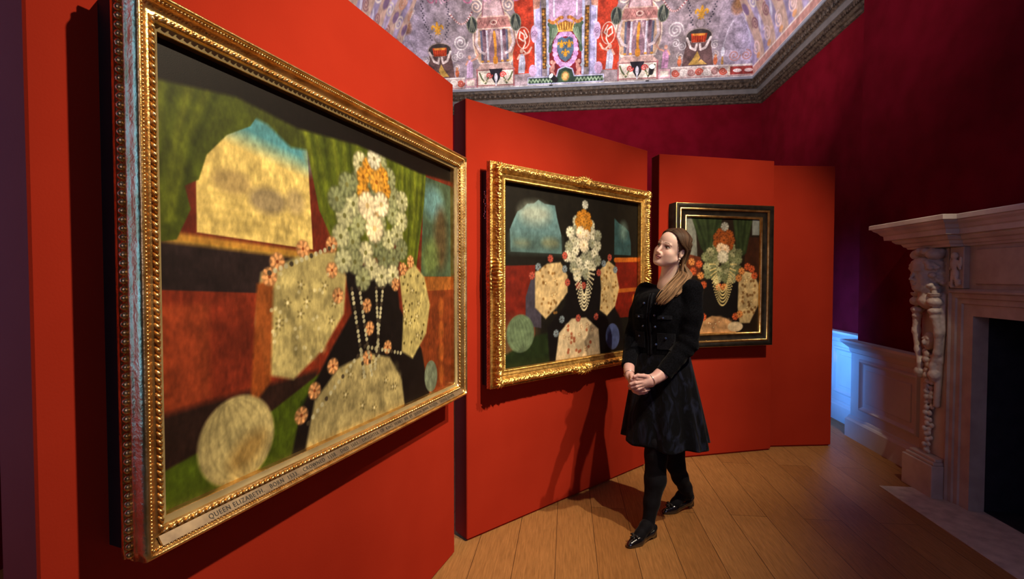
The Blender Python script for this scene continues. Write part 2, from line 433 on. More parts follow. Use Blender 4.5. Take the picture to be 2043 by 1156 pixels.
# ---- wainscots
def wainscot(name, path, ztop, panels, m=M_wains):
    mb = MB()
    pr = [(0,0),(.06,0),(.06,.155),(.052,.17),(.045,.175),(.04,.195),(.03,.20),(.03,ztop-.115),(.04,ztop-.105),(.045,ztop-.07),(.06,ztop-.055),(.085,ztop-.03),(.095,ztop-.02),(.095,ztop),(0,ztop)]
    mb.path(path, pr)
    for (x, u0, u1, z0, z1) in panels:        # raised bolection moulding round a fielded panel, facing -x
        xf = x-.03
        w = .045
        cs = [(0,0),(.010,.018),(.022,.022),(w-.008,.006),(w,0)]
        rings = []
        for q, o_ in cs:
            rings.append([(xf-o_, u1-q, z0+q), (xf-o_, u0+q, z0+q), (xf-o_, u0+q, z1-q), (xf-o_, u1-q, z1-q)])
        V = [p for r_ in rings for p in r_]; F = []
        for i in range(len(cs)-1):
            for k in range(4):
                a = i*4+k; b_ = i*4+(k+1)%4; F.append((a, b_, b_+4, a+4))
        mb.add(V, F)
        mb.box(xf-.008, xf+.005, u0+w+.04, u1-w-.04, z0+w+.04, z1-w-.04, .004)
    props(room_obj(mb, name, m, base=(path[0][0], path[0][1], 0)), kind='structure')
wainscot('trim_5', [(XC-.003, 3.66), (XC-.003, UC-.003+.006), (XW, UC+.003)], .88, [(XC-.003, 3.78, 4.50, .27, .73)])
wainscot('trim_6', [(XW-.002, UC+.10), (XW-.002, UF-.002), (-XW+.002, UF-.002)], .905, [(XW-.002, 4.78, 5.25, .27, .75), (XW-.002, 5.40, 6.2, .27, .75), (XW-.002, 6.35, 7.0, .27, .75)])

# ================================================================== PAINTED VAULT
RV = 1.6; QV = .20
px2m = .0069
cv = Canvas(-385, 385, 0, 232, .6)
C = cv
def both(fn):
    for sg in (1, -1): fn(sg)
cv.C[:] = cv.col((150,134,136))
n1 = fbm(cv.X*.02, cv.Y*.025, 3)
cv.C += (n1[..., None]-.47)*np.array([.35,.30,.38])
cv.blend((slice(None), slice(None)), -(np.abs(cv.X)-300)*-1*-1+0*cv.X, (186,170,205), .0)
w = (slice(None), slice(None))
cv.blend(w, (300-np.abs(cv.X)), (184,172,202), .7, 40)
cv.blend(w, (cv.X+230), (176,168,196), .45, 60)
def fleur(x, y, s, c):
    cv.ell(x, y+1.2*s, 1.0*s, 3.4*s, c)
    for g_ in (1, -1):
        cv.line([(x+g_*.5*s, y-1.0*s), (x+g_*1.6*s, y+1.1*s), (x+g_*2.8*s, y+2.0*s), (x+g_*3.7*s, y+1.2*s), (x+g_*3.5*s, y+.1*s)], .62*s, c)
        cv.line([(x+g_*.3*s, y-1.6*s), (x+g_*1.5*s, y-3.0*s)], .45*s, c)
    cv.line([(x-1.9*s, y-1.2*s), (x+1.9*s, y-1.2*s)], .5*s, c); cv.line([(x, y-1.2*s), (x, y-3.8*s)], .7*s, c, w1=.25*s)
def figure(x, y, h, c, skin, g_=1):
    cv.poly([(x-.16*h, y), (x-.12*h, y+.45*h), (x-.1*h, y+.72*h), (x+.1*h, y+.74*h), (x+.14*h, y+.4*h), (x+.1*h, y)], c)
    cv.line([(x-.05*h, y), (x-.02*h, y+.6*h)], .018*h, tuple(v*.75 for v in c), .6)
    cv.ell(x, y+.84*h, .07*h, .09*h, skin)
    cv.line([(x+g_*.08*h, y+.7*h), (x+g_*.28*h, y+.78*h), (x+g_*.38*h, y+.95*h)], .035*h, skin)
    cv.line([(x-g_*.08*h, y+.7*h), (x-g_*.16*h, y+.55*h)], .035*h, skin)
def half(g_):
    X = lambda v: g_*v
    # arched peach ground behind the temple
    cv.ell(X(142), 96, 44, 62, (206,166,132), .9, soft=2)
    cv.ell(X(142), 96, 44, 62, (228,208,190), .8, ring=1.2)
    # red field
    cv.poly([(X(62),30),(X(62),168),(X(96),200),(X(100),150),(X(88),120),(X(100),95),(X(106),70),(X(106),28)], (186,62,40))
    cv.poly([(X(62),200),(X(70),168),(X(100),190),(X(100),232),(X(62),232)], (200,120,110), .6)
    cv.line([(X(82),112),(X(76),100),(X(84),92),(X(92),98),(X(90),110),(X(82),104),(X(80),88),(X(86),76),(X(80),70)], 1.4, (236,206,190))
    cv.ell(X(84), 98, 13, 20, (236,206,190), .8, ring=.9)
    figure(X(88), 30, 52, (180,180,196), (226,170,150), -g_)
    # lavender architecture at each side of the shield
    cv.poly([(X(48),22),(X(66),22),(X(62),40),(X(60),180),(X(50),186)], (184,176,214))
    cv.line([(X(48),22),(X(48),180)], 1.0, (120,112,150)); cv.line([(X(60),34),(X(60),180)], .9, (220,214,236))
    cv.poly([(X(38),36),(X(46),36),(X(46),150),(X(38),150)], (88,62,36))
    for k in range(19): cv.ell(X(42+1.6*math.sin(k*1.9)), 40+k*5.8, 2.6, 2.6, (190,136,62) if k % 2 else (160,102,44))
    cv.poly([(X(32),22),(X(37),22),(X(37),178),(X(32),178)], (182,184,212))
    cv.poly([(X(62),148),(X(50),150),(X(46),176),(X(60),182)], (196,140,120))
    # pale rounded scroll bracket
    cv.ell(X(66), 34, 8, 12, (204,168,200)); cv.ell(X(62), 104, 7, 16, (206,176,206)); cv.spiral(X(62), 104, 6, 1.6, .8, (150,110,150))
    # temple
    cv.poly([(X(104),6),(X(182),6),(X(182),42),(X(104),42)], (226,212,196)); 
    for yy in (8, 40): cv.line([(X(104),yy),(X(182),yy)], 1.3, (150,98,98))
    for xx in (105, 181): cv.line([(X(xx),6),(X(xx),42)], 1.5, (158,96,100))
    cv.poly([(X(128),42),(X(134),22),(X(142),8),(X(150),22),(X(156),42)], (40,34,42))
    cv.ell(X(142), 24, 3.4, 9, (214,210,220)); cv.line([(X(142),16),(X(142),8)], 1.4, (214,210,220))
    for q in (-1, 1):
        cv.spiral(X(142)+q*14, 29, 6.5, 1.5, 1.3, (206,74,70), 0, q)
        cv.line([(X(142)+q*16,24),(X(142)+q*22,12),(X(142)+q*30,24),(X(142)+q*34,34)], 1.6, (96,104,72)); 
        for kk in range(5): cv.ell(X(142)+q*(17+kk*3.6), 19-4*math.sin(kk*.8), 1.5, 1.8, (222,206,170))
    cv.poly([(X(104),42),(X(182),42),(X(170),54),(X(116),54)], (196,160,150)); cv.line([(X(110),54),(X(176),54)], 1.2, (230,212,200))
    cv.poly([(X(116),54),(X(170),54),(X(168),120),(X(118),120)], (138,106,116))
    for q in (-1, 1):
        for kk in range(5):
            t0 = [(X(142)+q*(3+kk*1.5), 118-kk*2), (X(142)+q*(8+kk*2), 98-kk*6), (X(142)+q*(18+kk), 80-kk*6)]
            cv.line(t0, 1.6, (212,184,182) if kk % 2 else (160,128,136), .9)
        cv.poly([(X(142)+q*14,120),(X(142)+q*24,120),(X(142)+q*22,106),(X(142)+q*16,104)], (84,54,72), .8)
    for xx, cc in ((117,(112,112,134)),(128,(222,212,224)),(157,(222,212,224)),(169,(112,112,134))):
        cv.line([(X(xx),56),(X(xx),118)], 2.1, cc); cv.line([(X(xx)+1,56),(X(xx)+1,118)], .6, tuple(v*.7 for v in cc), .7)
        cv.ell(X(xx), 57, 3.2, 2.2, (208,150,70)); cv.ell(X(xx), 118, 3.2, 1.8, (196,156,120))
    cv.line([(X(142),56),(X(142),62)], 5, (196,128,48)); cv.line([(X(142),62),(X(141),84),(X(142),108)], 2.2, (204,136,52), w1=3.0); cv.ell(X(142),112,2.2,3,(214,150,66))
    cv.poly([(X(106),118),(X(180),118),(X(172),142),(X(114),142)], (184,128,120)); cv.line([(X(108),119),(X(178),119)], 1.2, (226,190,176)); cv.line([(X(114),141),(X(172),141)], 1.4, (222,184,170))
    for kk in range(6): cv.line([(X(118+kk*9),124),(X(123+kk*9),134),(X(127+kk*9),126)], .7, (134,82,80), .8)
    cv.ell(X(142), 130, 6, 4, (232,196,180), ring=1); cv.ell(X(142),130,2,2,(120,66,66))
    cv.poly([(X(120),142),(X(164),142),(X(158),172),(X(126),172)], (216,180,182)); cv.line([(X(120),142),(X(126),172)], 1.2, (160,110,120)); cv.line([(X(164),142),(X(158),172)], 1.2, (160,110,120))
    for q in (-1, 1):
        cv.line([(X(142)+q*34,118),(X(142)+q*38,92),(X(142)+q*30,76),(X(142)+q*22,72)], 2.6, (214,194,196), .95)
        cv.line([(X(142)+q*40,112),(X(142)+q*42,90),(X(142)+q*33,72)], 1.0, (140,110,120), .8)
        cv.ell(X(142)+q*44, 128, 10, 15, (54,60,58)); cv.ell(X(142)+q*44, 128, 10, 15, (124,124,104), ring=1.0)
        for kk in range(4): cv.line([(X(142)+q*44, 142),(X(142)+q*(38+4*kk), 116)], .7, (150,150,128), .8)
        cv.spiral(X(142)+q*32, 160, 13, 1.8, 1.3, (228,196,180), 2, q); cv.spiral(X(142)+q*46, 176, 12, 1.6, 1.4, (198,120,150), 1, -q)
    # rosy scrolls and blossoms higher up
    for kk in range(9):
        a = kk*1.7; cv.spiral(X(72+kk*27), 186+12*math.sin(a), 11, 1.6, 1.5, [(214,170,190),(190,110,140),(232,210,200)][kk%3], a, 1 if kk%2 else -1, .85)
    # small draped figure, scrolls
    cv.poly([(X(184),6),(X(206),6),(X(206),24),(X(184),24)], (206,160,168)); cv.poly([(X(187),9),(X(203),9),(X(203),21),(X(187),21)], (232,216,200))
    figure(X(196), 26, 48, (196,142,176) if g_ > 0 else (206,172,206), (206,150,130), -g_)
    cv.spiral(X(212), 96, 15, 2.2, 1.3, (214,204,202), 0, g_); cv.spiral(X(214), 72, 8, 1.5, 1.1, (206,196,196), 2, -g_)
    # dark baldachin medallion
    cv.poly([(X(228),28),(X(234),74),(X(246),92),(X(268),92),(X(280),74),(X(288),28)], (104,78,76))
    cv.ell(X(257), 84, 24, 13, (62,54,52)); cv.ell(X(257), 84, 24, 13, (150,134,128), ring=.9)
    cv.poly([(X(244),72),(X(270),72),(X(272),88),(X(242),88)], (190,66,36)); cv.poly([(X(246),84),(X(268),84),(X(269),88),(X(244),88)], (222,140,60))
    for kk in range(6): cv.line([(X(246+kk*4.5),72),(X(246+kk*4.5),83)], .5, (120,40,26))
    for q in (-1, 1):
        cv.line([(X(257)+q*22,80),(X(257)+q*14,62),(X(257)+q*5,58),(X(257)+q*3,68)], 2.2, (226,206,200))
        cv.spiral(X(257)+q*31, 66, 8, 1.6, 1.1, (208,196,196), 1, q); cv.spiral(X(257)+q*33, 48, 7, 1.5, 1.1, (200,184,180), 2, -q)
        cv.ell(X(257)+q*34, 36, 4, 8, (190,104,70)); cv.ell(X(257)+q*34, 45, 2.5, 3.5, (216,150,110))
    cv.poly([(X(240),30),(X(256),30),(X(262),44),(X(256),56),(X(250),44)], (190,150,76)); cv.poly([(X(252),30),(X(276),30),(X(264),40)], (206,164,92))
    cv.ell(X(257), 106, 8, 8, (132,118,118), ring=1.1)
    fleur(X(257), 124, 3.0, (206,150,56))
    for q in (-1, 1):
        for kk in range(26): cv.ell(X(257)+q*(14+12*math.sin(kk*.13)+2*math.sin(kk*2.1)), 104+kk*4.2, 1.5, 1.5, (70,66,78), .85)
    # frieze at the foot
    cv.poly([(X(208),4),(X(384),4),(X(384),26),(X(208),26)], (196,176,170)); cv.line([(X(208),26),(X(384),26)], 1.2, (232,218,210)); cv.line([(X(208),4),(X(384),4)], 1.2, (150,100,104))
    for kk in range(8): cv.spiral(X(216+kk*15), 15, 7.5, 1.8, 1.5, [(188,84,66),(236,224,214),(150,108,104)][kk%3], 0, 1 if kk%2 else -1)
    cv.poly([(X(318),7),(X(372),7),(X(372),23),(X(318),23)], (150,62,58)); cv.ell(X(333),15,8,3.5,(232,210,206)); cv.ell(X(354),15,8,3.5,(226,200,196)); cv.line([(X(318),7),(X(318),23)], 1.4, (230,206,180))
    # beyond: vases, scrolls on the plain ground
    cv.ell(X(304), 52, 3.4, 9, (208,206,216)); cv.line([(X(304),30),(X(304),42)], 2.4, (186,140,80), w1=1.4); cv.line([(X(304),62),(X(310),92),(X(318),108)], .9, (206,200,210), .7)
    for kk in range(3): cv.spiral(X(326+kk*22), 44, 11-kk, 1.7, 1.4, (170,130,130), kk*1.5, -1)
    cv.ell(X(322), 132, 12, 15, (150,100,62), .7, soft=3); cv.ell(X(322), 136, 6, 8, (190,140,90), .7, soft=2)
    cv.line([(X(300),160),(X(312),146),(X(330),150),(X(336),168)], 2.4, (222,206,206)); cv.ell(X(316),166,8,6,(190,110,130),.8)
    # garlands of pale blossom
    for kk in range(28):
        t = kk/27; cv.ell(X(184+t*44), 150-20*math.sin(math.pi*t), 1.9, 1.9, (226,206,200) if kk%2 else (160,96,100))
both(half)
# centre: red ground, drapes, shield, crown
cv.poly([(-32,20),(32,20),(32,118),(-32,118)], (128,38,44)); cv.poly([(-32,118),(32,118),(32,200),(-32,200)], (186,150,178))
cv.poly([(-22,134),(22,134),(22,168),(-22,168)], (196,160,190)); 
for q in (-1, 1):
    cv.line([(q*22,134),(q*22,232)], 1.6, (226,216,236)); cv.line([(q*32,120),(q*25,110),(q*28,90),(q*31,70)], 3.2, (74,96,76)); cv.poly([(q*32,128),(q*10,112),(q*20,96),(q*32,82)], (86,106,82))
    for kk in range(4): cv.line([(q*(12+4*kk),112),(q*(22+2.6*kk),94-4*kk)], .8, (150,166,140), .8)
    for kk in range(9): cv.ell(q*(6+kk*3.2), 124+7*math.cos(kk*.5)+kk*.9, 2.9, 3.1, (204,140,70) if kk%2 else (176,104,54))
    # winged putti-like supporters, loosely brushed
    cv.ell(q*26, 36, 4.5, 9, (214,150,136), rot=q*.3); cv.ell(q*27, 49, 3.6, 4, (222,164,146)); cv.line([(q*26,42),(q*18,52),(q*20,62)], 2, (214,150,136)); cv.line([(q*26,28),(q*30,18),(q*36,10)], 2.4, (206,140,128)); cv.line([(q*24,28),(q*20,16)], 2.4, (206,140,128)); cv.ell(q*34,42,5,3,(190,196,206),rot=q*.6)
for q in range(22):
    a = q/22*6.283; cv.ell(21*math.cos(a), 72+30*math.sin(a), 5.4, 5.4, (196,146,196) if q%2 else (214,172,214))
cv.ell(0, 38, 9, 7, (206,160,204)); cv.spiral(-6, 36, 5, 1.4, 1, (160,104,160)); cv.spiral(6, 36, 5, 1.4, 1, (160,104,160), 0, -1)
cv.poly([(-15,92),(-8,96),(0,93),(8,96),(15,92),(17,72),(11,56),(0,48),(-11,56),(-17,72)], (84,104,124))
for fx, fy in ((-7.5,82),(7.5,82),(0,65)): fleur(fx, fy, 1.9, (214,150,44))
cv.poly([(-13,106),(13,106),(17,118),(0,126),(-17,118)], (150,96,40)); cv.line([(-13,107),(13,107)], 1.8, (224,170,80))
for kk in range(7): cv.line([(-14+kk*4.6,110),(-16+kk*5.3,119)], 1.0, (228,176,84)); cv.ell(-16+kk*5.3, 121, 1.7, 2, (216,156,70))
cv.poly([(-76,6),(76,6),(76,20),(18,20),(14,34),(0,38),(-14,34),(-18,20),(-76,20)], (52,70,58))
cv.line([(-76,6),(76,6),(76,20),(18,20),(14,34),(0,39),(-14,34),(-18,20),(-76,20),(-76,6)], 1.3, (190,186,214))
for q in (-1, 1):
    for kk in range(8): cv.line([(q*(20+kk*7),9),(q*(24+kk*7),16),(q*(27+kk*7),10)], 1.1, (150,172,140))
cv.ell(0, 20, 8, 10, (196,142,84)); cv.ell(0, 21, 5, 6.5, (226,176,112)); cv.ell(0,20,8,10,(110,120,70),ring=1.0)
cv.poly([(-385,-1),(385,-1),(385,4),(-385,4)], (206,200,196))
cv.tint(.40, .10, .10, 5); cv.tint(.22, .45, .45, 9)
cv.C = np.clip(cv.C, 0, 1)

ANG = (232*px2m)/RV
def cove(u_or_x, A):                       # A arc length -> inward offset, height
    th = A/RV; return QV+RV*(1-np.cos(th)), ZC+RV*np.sin(th)
MV = []; MF = []; MC = []; off = 0
def add_grid(V, ny, nx, colr, flip=False):
    global off
    F = grid_faces(ny, nx)
    if flip: F = F[:, ::-1]
    MV.append(V); MF.append(F+off); MC.append(colr); off += len(V)
# far cove: width follows the groins
A = cv.Y*px2m; inw, zz = cove(None, A)
wid = (XW-inw)/(XW-QV)
xs = cv.X*.00722-.035
# straight projection: picture drawn in true metres, cut at the groin
xm = np.clip(xs, -(XW-inw), (XW-inw))
V = np.stack([xm, UF-inw, zz], -1).reshape(-1, 3)
add_grid(V, cv.ny, cv.nx, cv.linear(), True)
# side coves
def side(sg, u0, u1, seed):
    c2 = Canvas(0, (u1-u0)/px2m, 0, 232, 1.5)
    c2.C[:] = c2.col((170,156,188)); c2.C += (fbm(c2.X*.03, c2.Y*.03, seed)[..., None]-.47)*np.array([.4,.36,.38])
    end = (u1-u0)/px2m
    for k in range(14):
        x = end-30-k*50; g_ = 1 if k % 2 else -1
        c2.line([(x-14,26),(x-10,90),(x-22,160),(x-60,228)], 15, (204,170,146), .85, soft=3)
        c2.spiral(x, 48, 14, 1.8, 1.8, (230,200,196), k, g_); c2.spiral(x-20, 84, 12, 1.8, 1.8, (150,108,112), k*2, -g_)
        c2.spiral(x+8, 118, 14, 1.6, 2.0, (226,214,206), k*1.3, g_); c2.ell(x-12, 120, 9, 12, (120,96,140), .8, soft=2); c2.spiral(x-16, 150, 13, 1.8, 1.8, (206,150,120), k*.7, -g_)
        c2.ell(x+14, 78, 4, 14, (216,214,228), .8, rot=.4, soft=2); c2.ell(x-2, 30, 8, 5, (222,160,110), .9)
        c2.ell(x+10, 190, 16, 12, (190,110,110), .6, soft=4); c2.spiral(x+10, 190, 14, 2, 1.8, (232,214,204), k, g_)
    c2.poly([(-5,2),(end+5,2),(end+5,20),(-5,20)], (190,140,130)); c2.line([(0,20),(end,20)], 1.4, (232,216,206)); c2.line([(0,3),(end,3)], 1.4, (226,206,196))
    c2.tint(.25, .12, .12, seed+2); c2.C = np.clip(c2.C, 0, 1)
    A = c2.Y*px2m; inw, zz = cove(None, A); u = u0+c2.X*px2m
    u = np.minimum(u, UF-inw)
    V = np.stack([sg*(XW-inw), u, zz], -1).reshape(-1, 3)
    add_grid(V, c2.ny, c2.nx, c2.linear(), sg < 0)
side(1, UB, UF-QV, 21); side(-1, UB, UF-QV, 35)
inw, zz = cove(None, np.array([232*px2m])); q = float(inw[0]); z = float(zz[0])
c3 = Canvas(0, 100, 0, 160, 4); c3.C[:] = c3.col((172,150,160)); c3.tint(.5, .08, .08, 4)
V = np.stack([-(XW-q)+c3.X/100*2*(XW-q), UB+c3.Y/160*(UF-q-UB), np.full(c3.X.shape, z)], -1).reshape(-1, 3)
add_grid(V, c3.ny, c3.nx, c3.linear(), True)
V = np.concatenate(MV); F = np.concatenate(MF)
ceil = link_mesh('ceiling', V-np.array([0, 3, ZC]), F, M_mural, None, room(0, 3, ZC), -RA, True, np.concatenate(MC))
props(ceil, kind='structure')

# ---- small spotlights standing on the cornice ledge
def cornice_lamp(px, py_base, h, tilt, label, glow, small=False):
    # the ledge is at height ZC on the far wall: find where this picture column meets it
    r_ = (px-CX)/FPX; u_ = UF-QV-.0+.02
    # solve for across position X: x/y = r with world from room()
    X_ = u_*(r_*RC-RS)/(RC+r_*RS)
    if small:
        t = empty('cornice_lamp', room(X_, UF-.12, 4.271), -RA, label, 'lamp', 'small white lamps on the cornice')
        MB().tube([(0,0,-.01),(0,0,.02)], .02, 10).build('housing', M_steel, t)
        MB().tube([(0,0,.02),(0,-.004,.026)], .016, 10).build('lens', glow, t); return
    t = empty('spotlight', room(X_, UF-.19, 4.265), -RA, label, 'spotlight')
    MB().tube([(0,0,-.01),(0,0,.006)], .035, 12).build('base', M_steel, t)
    top = np.array([.05, -.05, h])
    MB().tube([(0,0,0),(.01,-.01,h*.5),tuple(top)], .006, 6).build('stem', M_steel, t)
    d = np.array([tilt, -.75, .30]); d /= np.linalg.norm(d)
    MB().tube([top-d*.05, top-d*.045, top+d*.075], [.02,.034,.04], 14).build('head', M_steel, t)
    MB().tube([top+d*.074, top+d*.080], .036, 14).build('lens', glow, t)
    return t
M_glow = lamp_mat('lamp_glow', (1, .96, .88), 7)
M_glow2 = lamp_mat('lamp_dim_glow', (1, .96, .9), 1.6)
cornice_lamp(1287, 165, .13, .0, 'black cornice spotlight shining bright white toward the room', M_glow)
cornice_lamp(1098, 165, .08, -.6, 'black cornice spotlight below the painted shield, turned left, unlit', M_glow2)
for px in (899, 906, 927): cornice_lamp(px, 175, 0, 0, 'tiny white lamp on the cornice beside the tall red panel', M_glow2, True)

# ================================================================== DISPLAY PANELS
A1 = np.array([-.30, 2.45]); D1 = np.array([math.sin(R(20.4)), math.cos(R(20.4))])
B2 = np.array([-.246, 2.565]); D2 = np.array([.768, .640]); D2 /= np.linalg.norm(D2)
C3 = np.array([1.143, 3.718]); D3 = np.array([math.sin(R(77.3)), math.cos(R(77.3))])
E4 = np.array([2.178, 4.012]); D4 = np.array([math.sin(R(86.5)), math.cos(R(86.5))])
def panel(start, D, L, H, label, T=.12):
    mb = MB().box(0, L, 0, T, .012, H, .004)
    mb.box(.012, L-.012, .012, T-.012, 0, .02)
    o = mb.build('display_panel', M_panel); o.location = (start[0], start[1], 0); o.rotation_euler[2] = math.atan2(D[1], D[0])
    return props(o, label, 'display panel', 'red display panels')
panel(A1-D1*1.68, D1, 1.68, 2.43, 'tall red display panel carrying the largest gold-framed painting, nearest the camera')
panel(B2, D2, 1.655, 2.405, 'tall red display panel behind the ornate gold-framed painting')
panel(C3, D3, 1.045, 2.405, 'red display panel behind the black-framed painting')
panel(E4, D4, .555, 2.385, 'narrow empty red display panel, farthest to the right')

# ================================================================== FRAMES
def frame_mesh(W, H, prof, step, disp=None):
    """profile (w inward, o outward) swept round a rectangle, mitred; returns verts, faces"""
    prof = np.array(prof, float); m = len(prof)
    corners = lambda w: [(-W/2+w, w), (W/2-w, w), (W/2-w, H-w), (-W/2+w, H-w)]
    V = []; cols = 0; rowpar = []
    for sd in range(4):
        L_ = W if sd % 2 == 0 else H
        n = max(2, int(L_/step))
        for i in range(n):
            t = i/n
            row = []
            for j, (w, o) in enumerate(prof):
                a = corners(w)[sd]; b_ = corners(w)[(sd+1) % 4]
                row.append((a[0]+(b_[0]-a[0])*t, -o, a[1]+(b_[1]-a[1])*t))
            V.append(row); rowpar.append((sd, t*L_, L_)); cols += 1
    V = np.array(V)
    if disp is not None:
        # profile normals
        d = np.gradient(prof, axis=0); nn = np.stack([-d[:,1], d[:,0]], 1); nn /= np.linalg.norm(nn, axis=1)[:, None]+1e-9
        sd = np.array([r_[0] for r_ in rowpar]); s = np.array([r_[1] for r_ in rowpar]); Ls = np.array([r_[2] for r_ in rowpar])
        S, Wd = np.meshgrid(s, prof[:,0], indexing='ij'); LL = np.broadcast_to(Ls[:, None], S.shape); SD = np.broadcast_to(sd[:, None], S.shape)
        A_ = disp(SD, S, LL, Wd, np.broadcast_to(np.arange(m), S.shape), prof)
        inward = np.array([(0,1),(-1,0),(0,-1),(1,0)], float)[SD]     # (x,z) inward
        V[..., 0] += inward[..., 0]*nn[None, :, 0]*A_; V[..., 2] += inward[..., 1]*nn[None, :, 0]*A_
        V[..., 1] -= nn[None, :, 1]*A_
    F = []
    i = np.arange(cols)[:, None]; j = np.arange(m-1)[None, :]
    a = i*m+j; b_ = ((i+1) % cols)*m+j
    F = np.stack([a+0*b_, b_, b_+1, a+1], -1).reshape(-1, 4)
    return V.reshape(-1, 3), F
def bead_row(mb, W, H, w, o, r, pitch, sc=(1,1,1), sides=(0,1,2,3), nu=6, nv=4, elong=1.0):
    cr = [(-W/2+w, w), (W/2-w, w), (W/2-w, H-w), (-W/2+w, H-w)]
    for sd in sides:
        a, b_ = np.array(cr[sd]), np.array(cr[(sd+1) % 4]); L_ = np.linalg.norm(b_-a); n = int(L_/pitch)
        for i in range(n):
            p = a+(b_-a)*(i+.5)/n
            s_ = (elong,1,1) if sd % 2 == 0 else (1,1,elong)
            mb.ball((p[0], -o, p[1]), r, nu, nv, s_)
def resample(prof, n):
    prof = np.array(prof, float); d = np.r_[0, np.cumsum(np.linalg.norm(np.diff(prof, axis=0), axis=1))]
    t = np.linspace(0, d[-1], n); return np.stack([np.interp(t, d, prof[:,0]), np.interp(t, d, prof[:,1])], 1)

# ---- the stand-in pictures: still lifes of flowers, fruit and drapery
def flower(c, x, y, r, col, seed=0, petals=9, core=None):
    c.ell(x, y, r, r, tuple(v*.72 for v in col), .9, soft=r*.15)
    for ring_, k in ((.68, petals), (.36, petals-3)):
        for i in range(k):
            a = i/k*6.283+seed; c.ell(x+r*ring_*math.cos(a), y+r*ring_*math.sin(a), r*.30, r*.2, col, .85, rot=a, soft=r*.06)
            c.ell(x+r*(ring_+.05)*math.cos(a), y+r*(ring_+.05)*math.sin(a), r*.16, r*.07, tuple(min(255, v*1.13) for v in col), .6, rot=a, soft=r*.05)
    if core: c.ell(x, y, r*.2, r*.2, core, .9, soft=r*.05)
def gourd(c, x, y, rx, ry, col, rot=0, ribs=7):
    c.ell(x, y, rx, ry, col, 1, rot=rot, soft=rx*.05)
    for i in range(-ribs, ribs+1):
        t = i/ribs; cr, sr = math.cos(rot), math.sin(rot); pts = []
        for a in np.linspace(-1.35, 1.35, 9):
            lx = rx*t*math.cos(a)*.95; ly = ry*math.sin(a)/math.sin(1.35)*.93
            pts.append((x+lx*cr-ly*sr, y+lx*sr+ly*cr))
        c.line(pts, rx*.018, tuple(v*.7 for v in col), .55, soft=rx*.03)
def folds(c, pts0, pts1, n, cols, wd):
    for i in range(n):
        t = (i+.5)/n; pts = [((1-t)*a[0]+t*b_[0]+wd*.8*math.sin(k*1.7+i*2.3), (1-t)*a[1]+t*b_[1]) for k, (a, b_) in enumerate(zip(pts0, pts1))]
        c.line(pts, wd*(.5+.5*random.random()), cols[i % len(cols)], .55, soft=wd*.9)
def silk(c, pts, col, n=9, seed=0, motif=(84,74,40), soft=.006):
    c.poly(pts, col, 1, soft); pts = np.array(pts); lo = pts.min(0); hi = pts.max(0); cx, cy = pts.mean(0); r_ = random.Random(seed)
    for i in range(n):
        a = r_.uniform(0, 6.28); p0 = np.array([cx+(hi[0]-lo[0])*.38*math.cos(a), cy+(hi[1]-lo[1])*.40*math.sin(a)]); p2 = np.array([cx+(hi[0]-lo[0])*.30*math.cos(a+1.6), cy+(hi[1]-lo[1])*.34*math.sin(a+1.6)])
        m = (p0+p2)/2*.6+np.array([cx, cy])*.4
        k = .72 if i % 2 else 1.16
        c.line([p0, m, p2], (hi[0]-lo[0])*.022, tuple(min(255, v*k) for v in col), .5, soft=(hi[0]-lo[0])*.03)
    for i in range(n*2):
        x = r_.uniform(lo[0], hi[0]); y = r_.uniform(lo[1], hi[1]); dx = (x-cx)/(hi[0]-lo[0]); dy = (y-cy)/(hi[1]-lo[1])
        if dx*dx+dy*dy < .13:
            for k in range(5): c.ell(x+.011*math.cos(k*1.257), y+.011*math.sin(k*1.257), .005, .003, motif, .55, rot=k*1.257, soft=.002)
            c.ell(x, y, .005, .005, (206,196,150), .9, soft=.002)
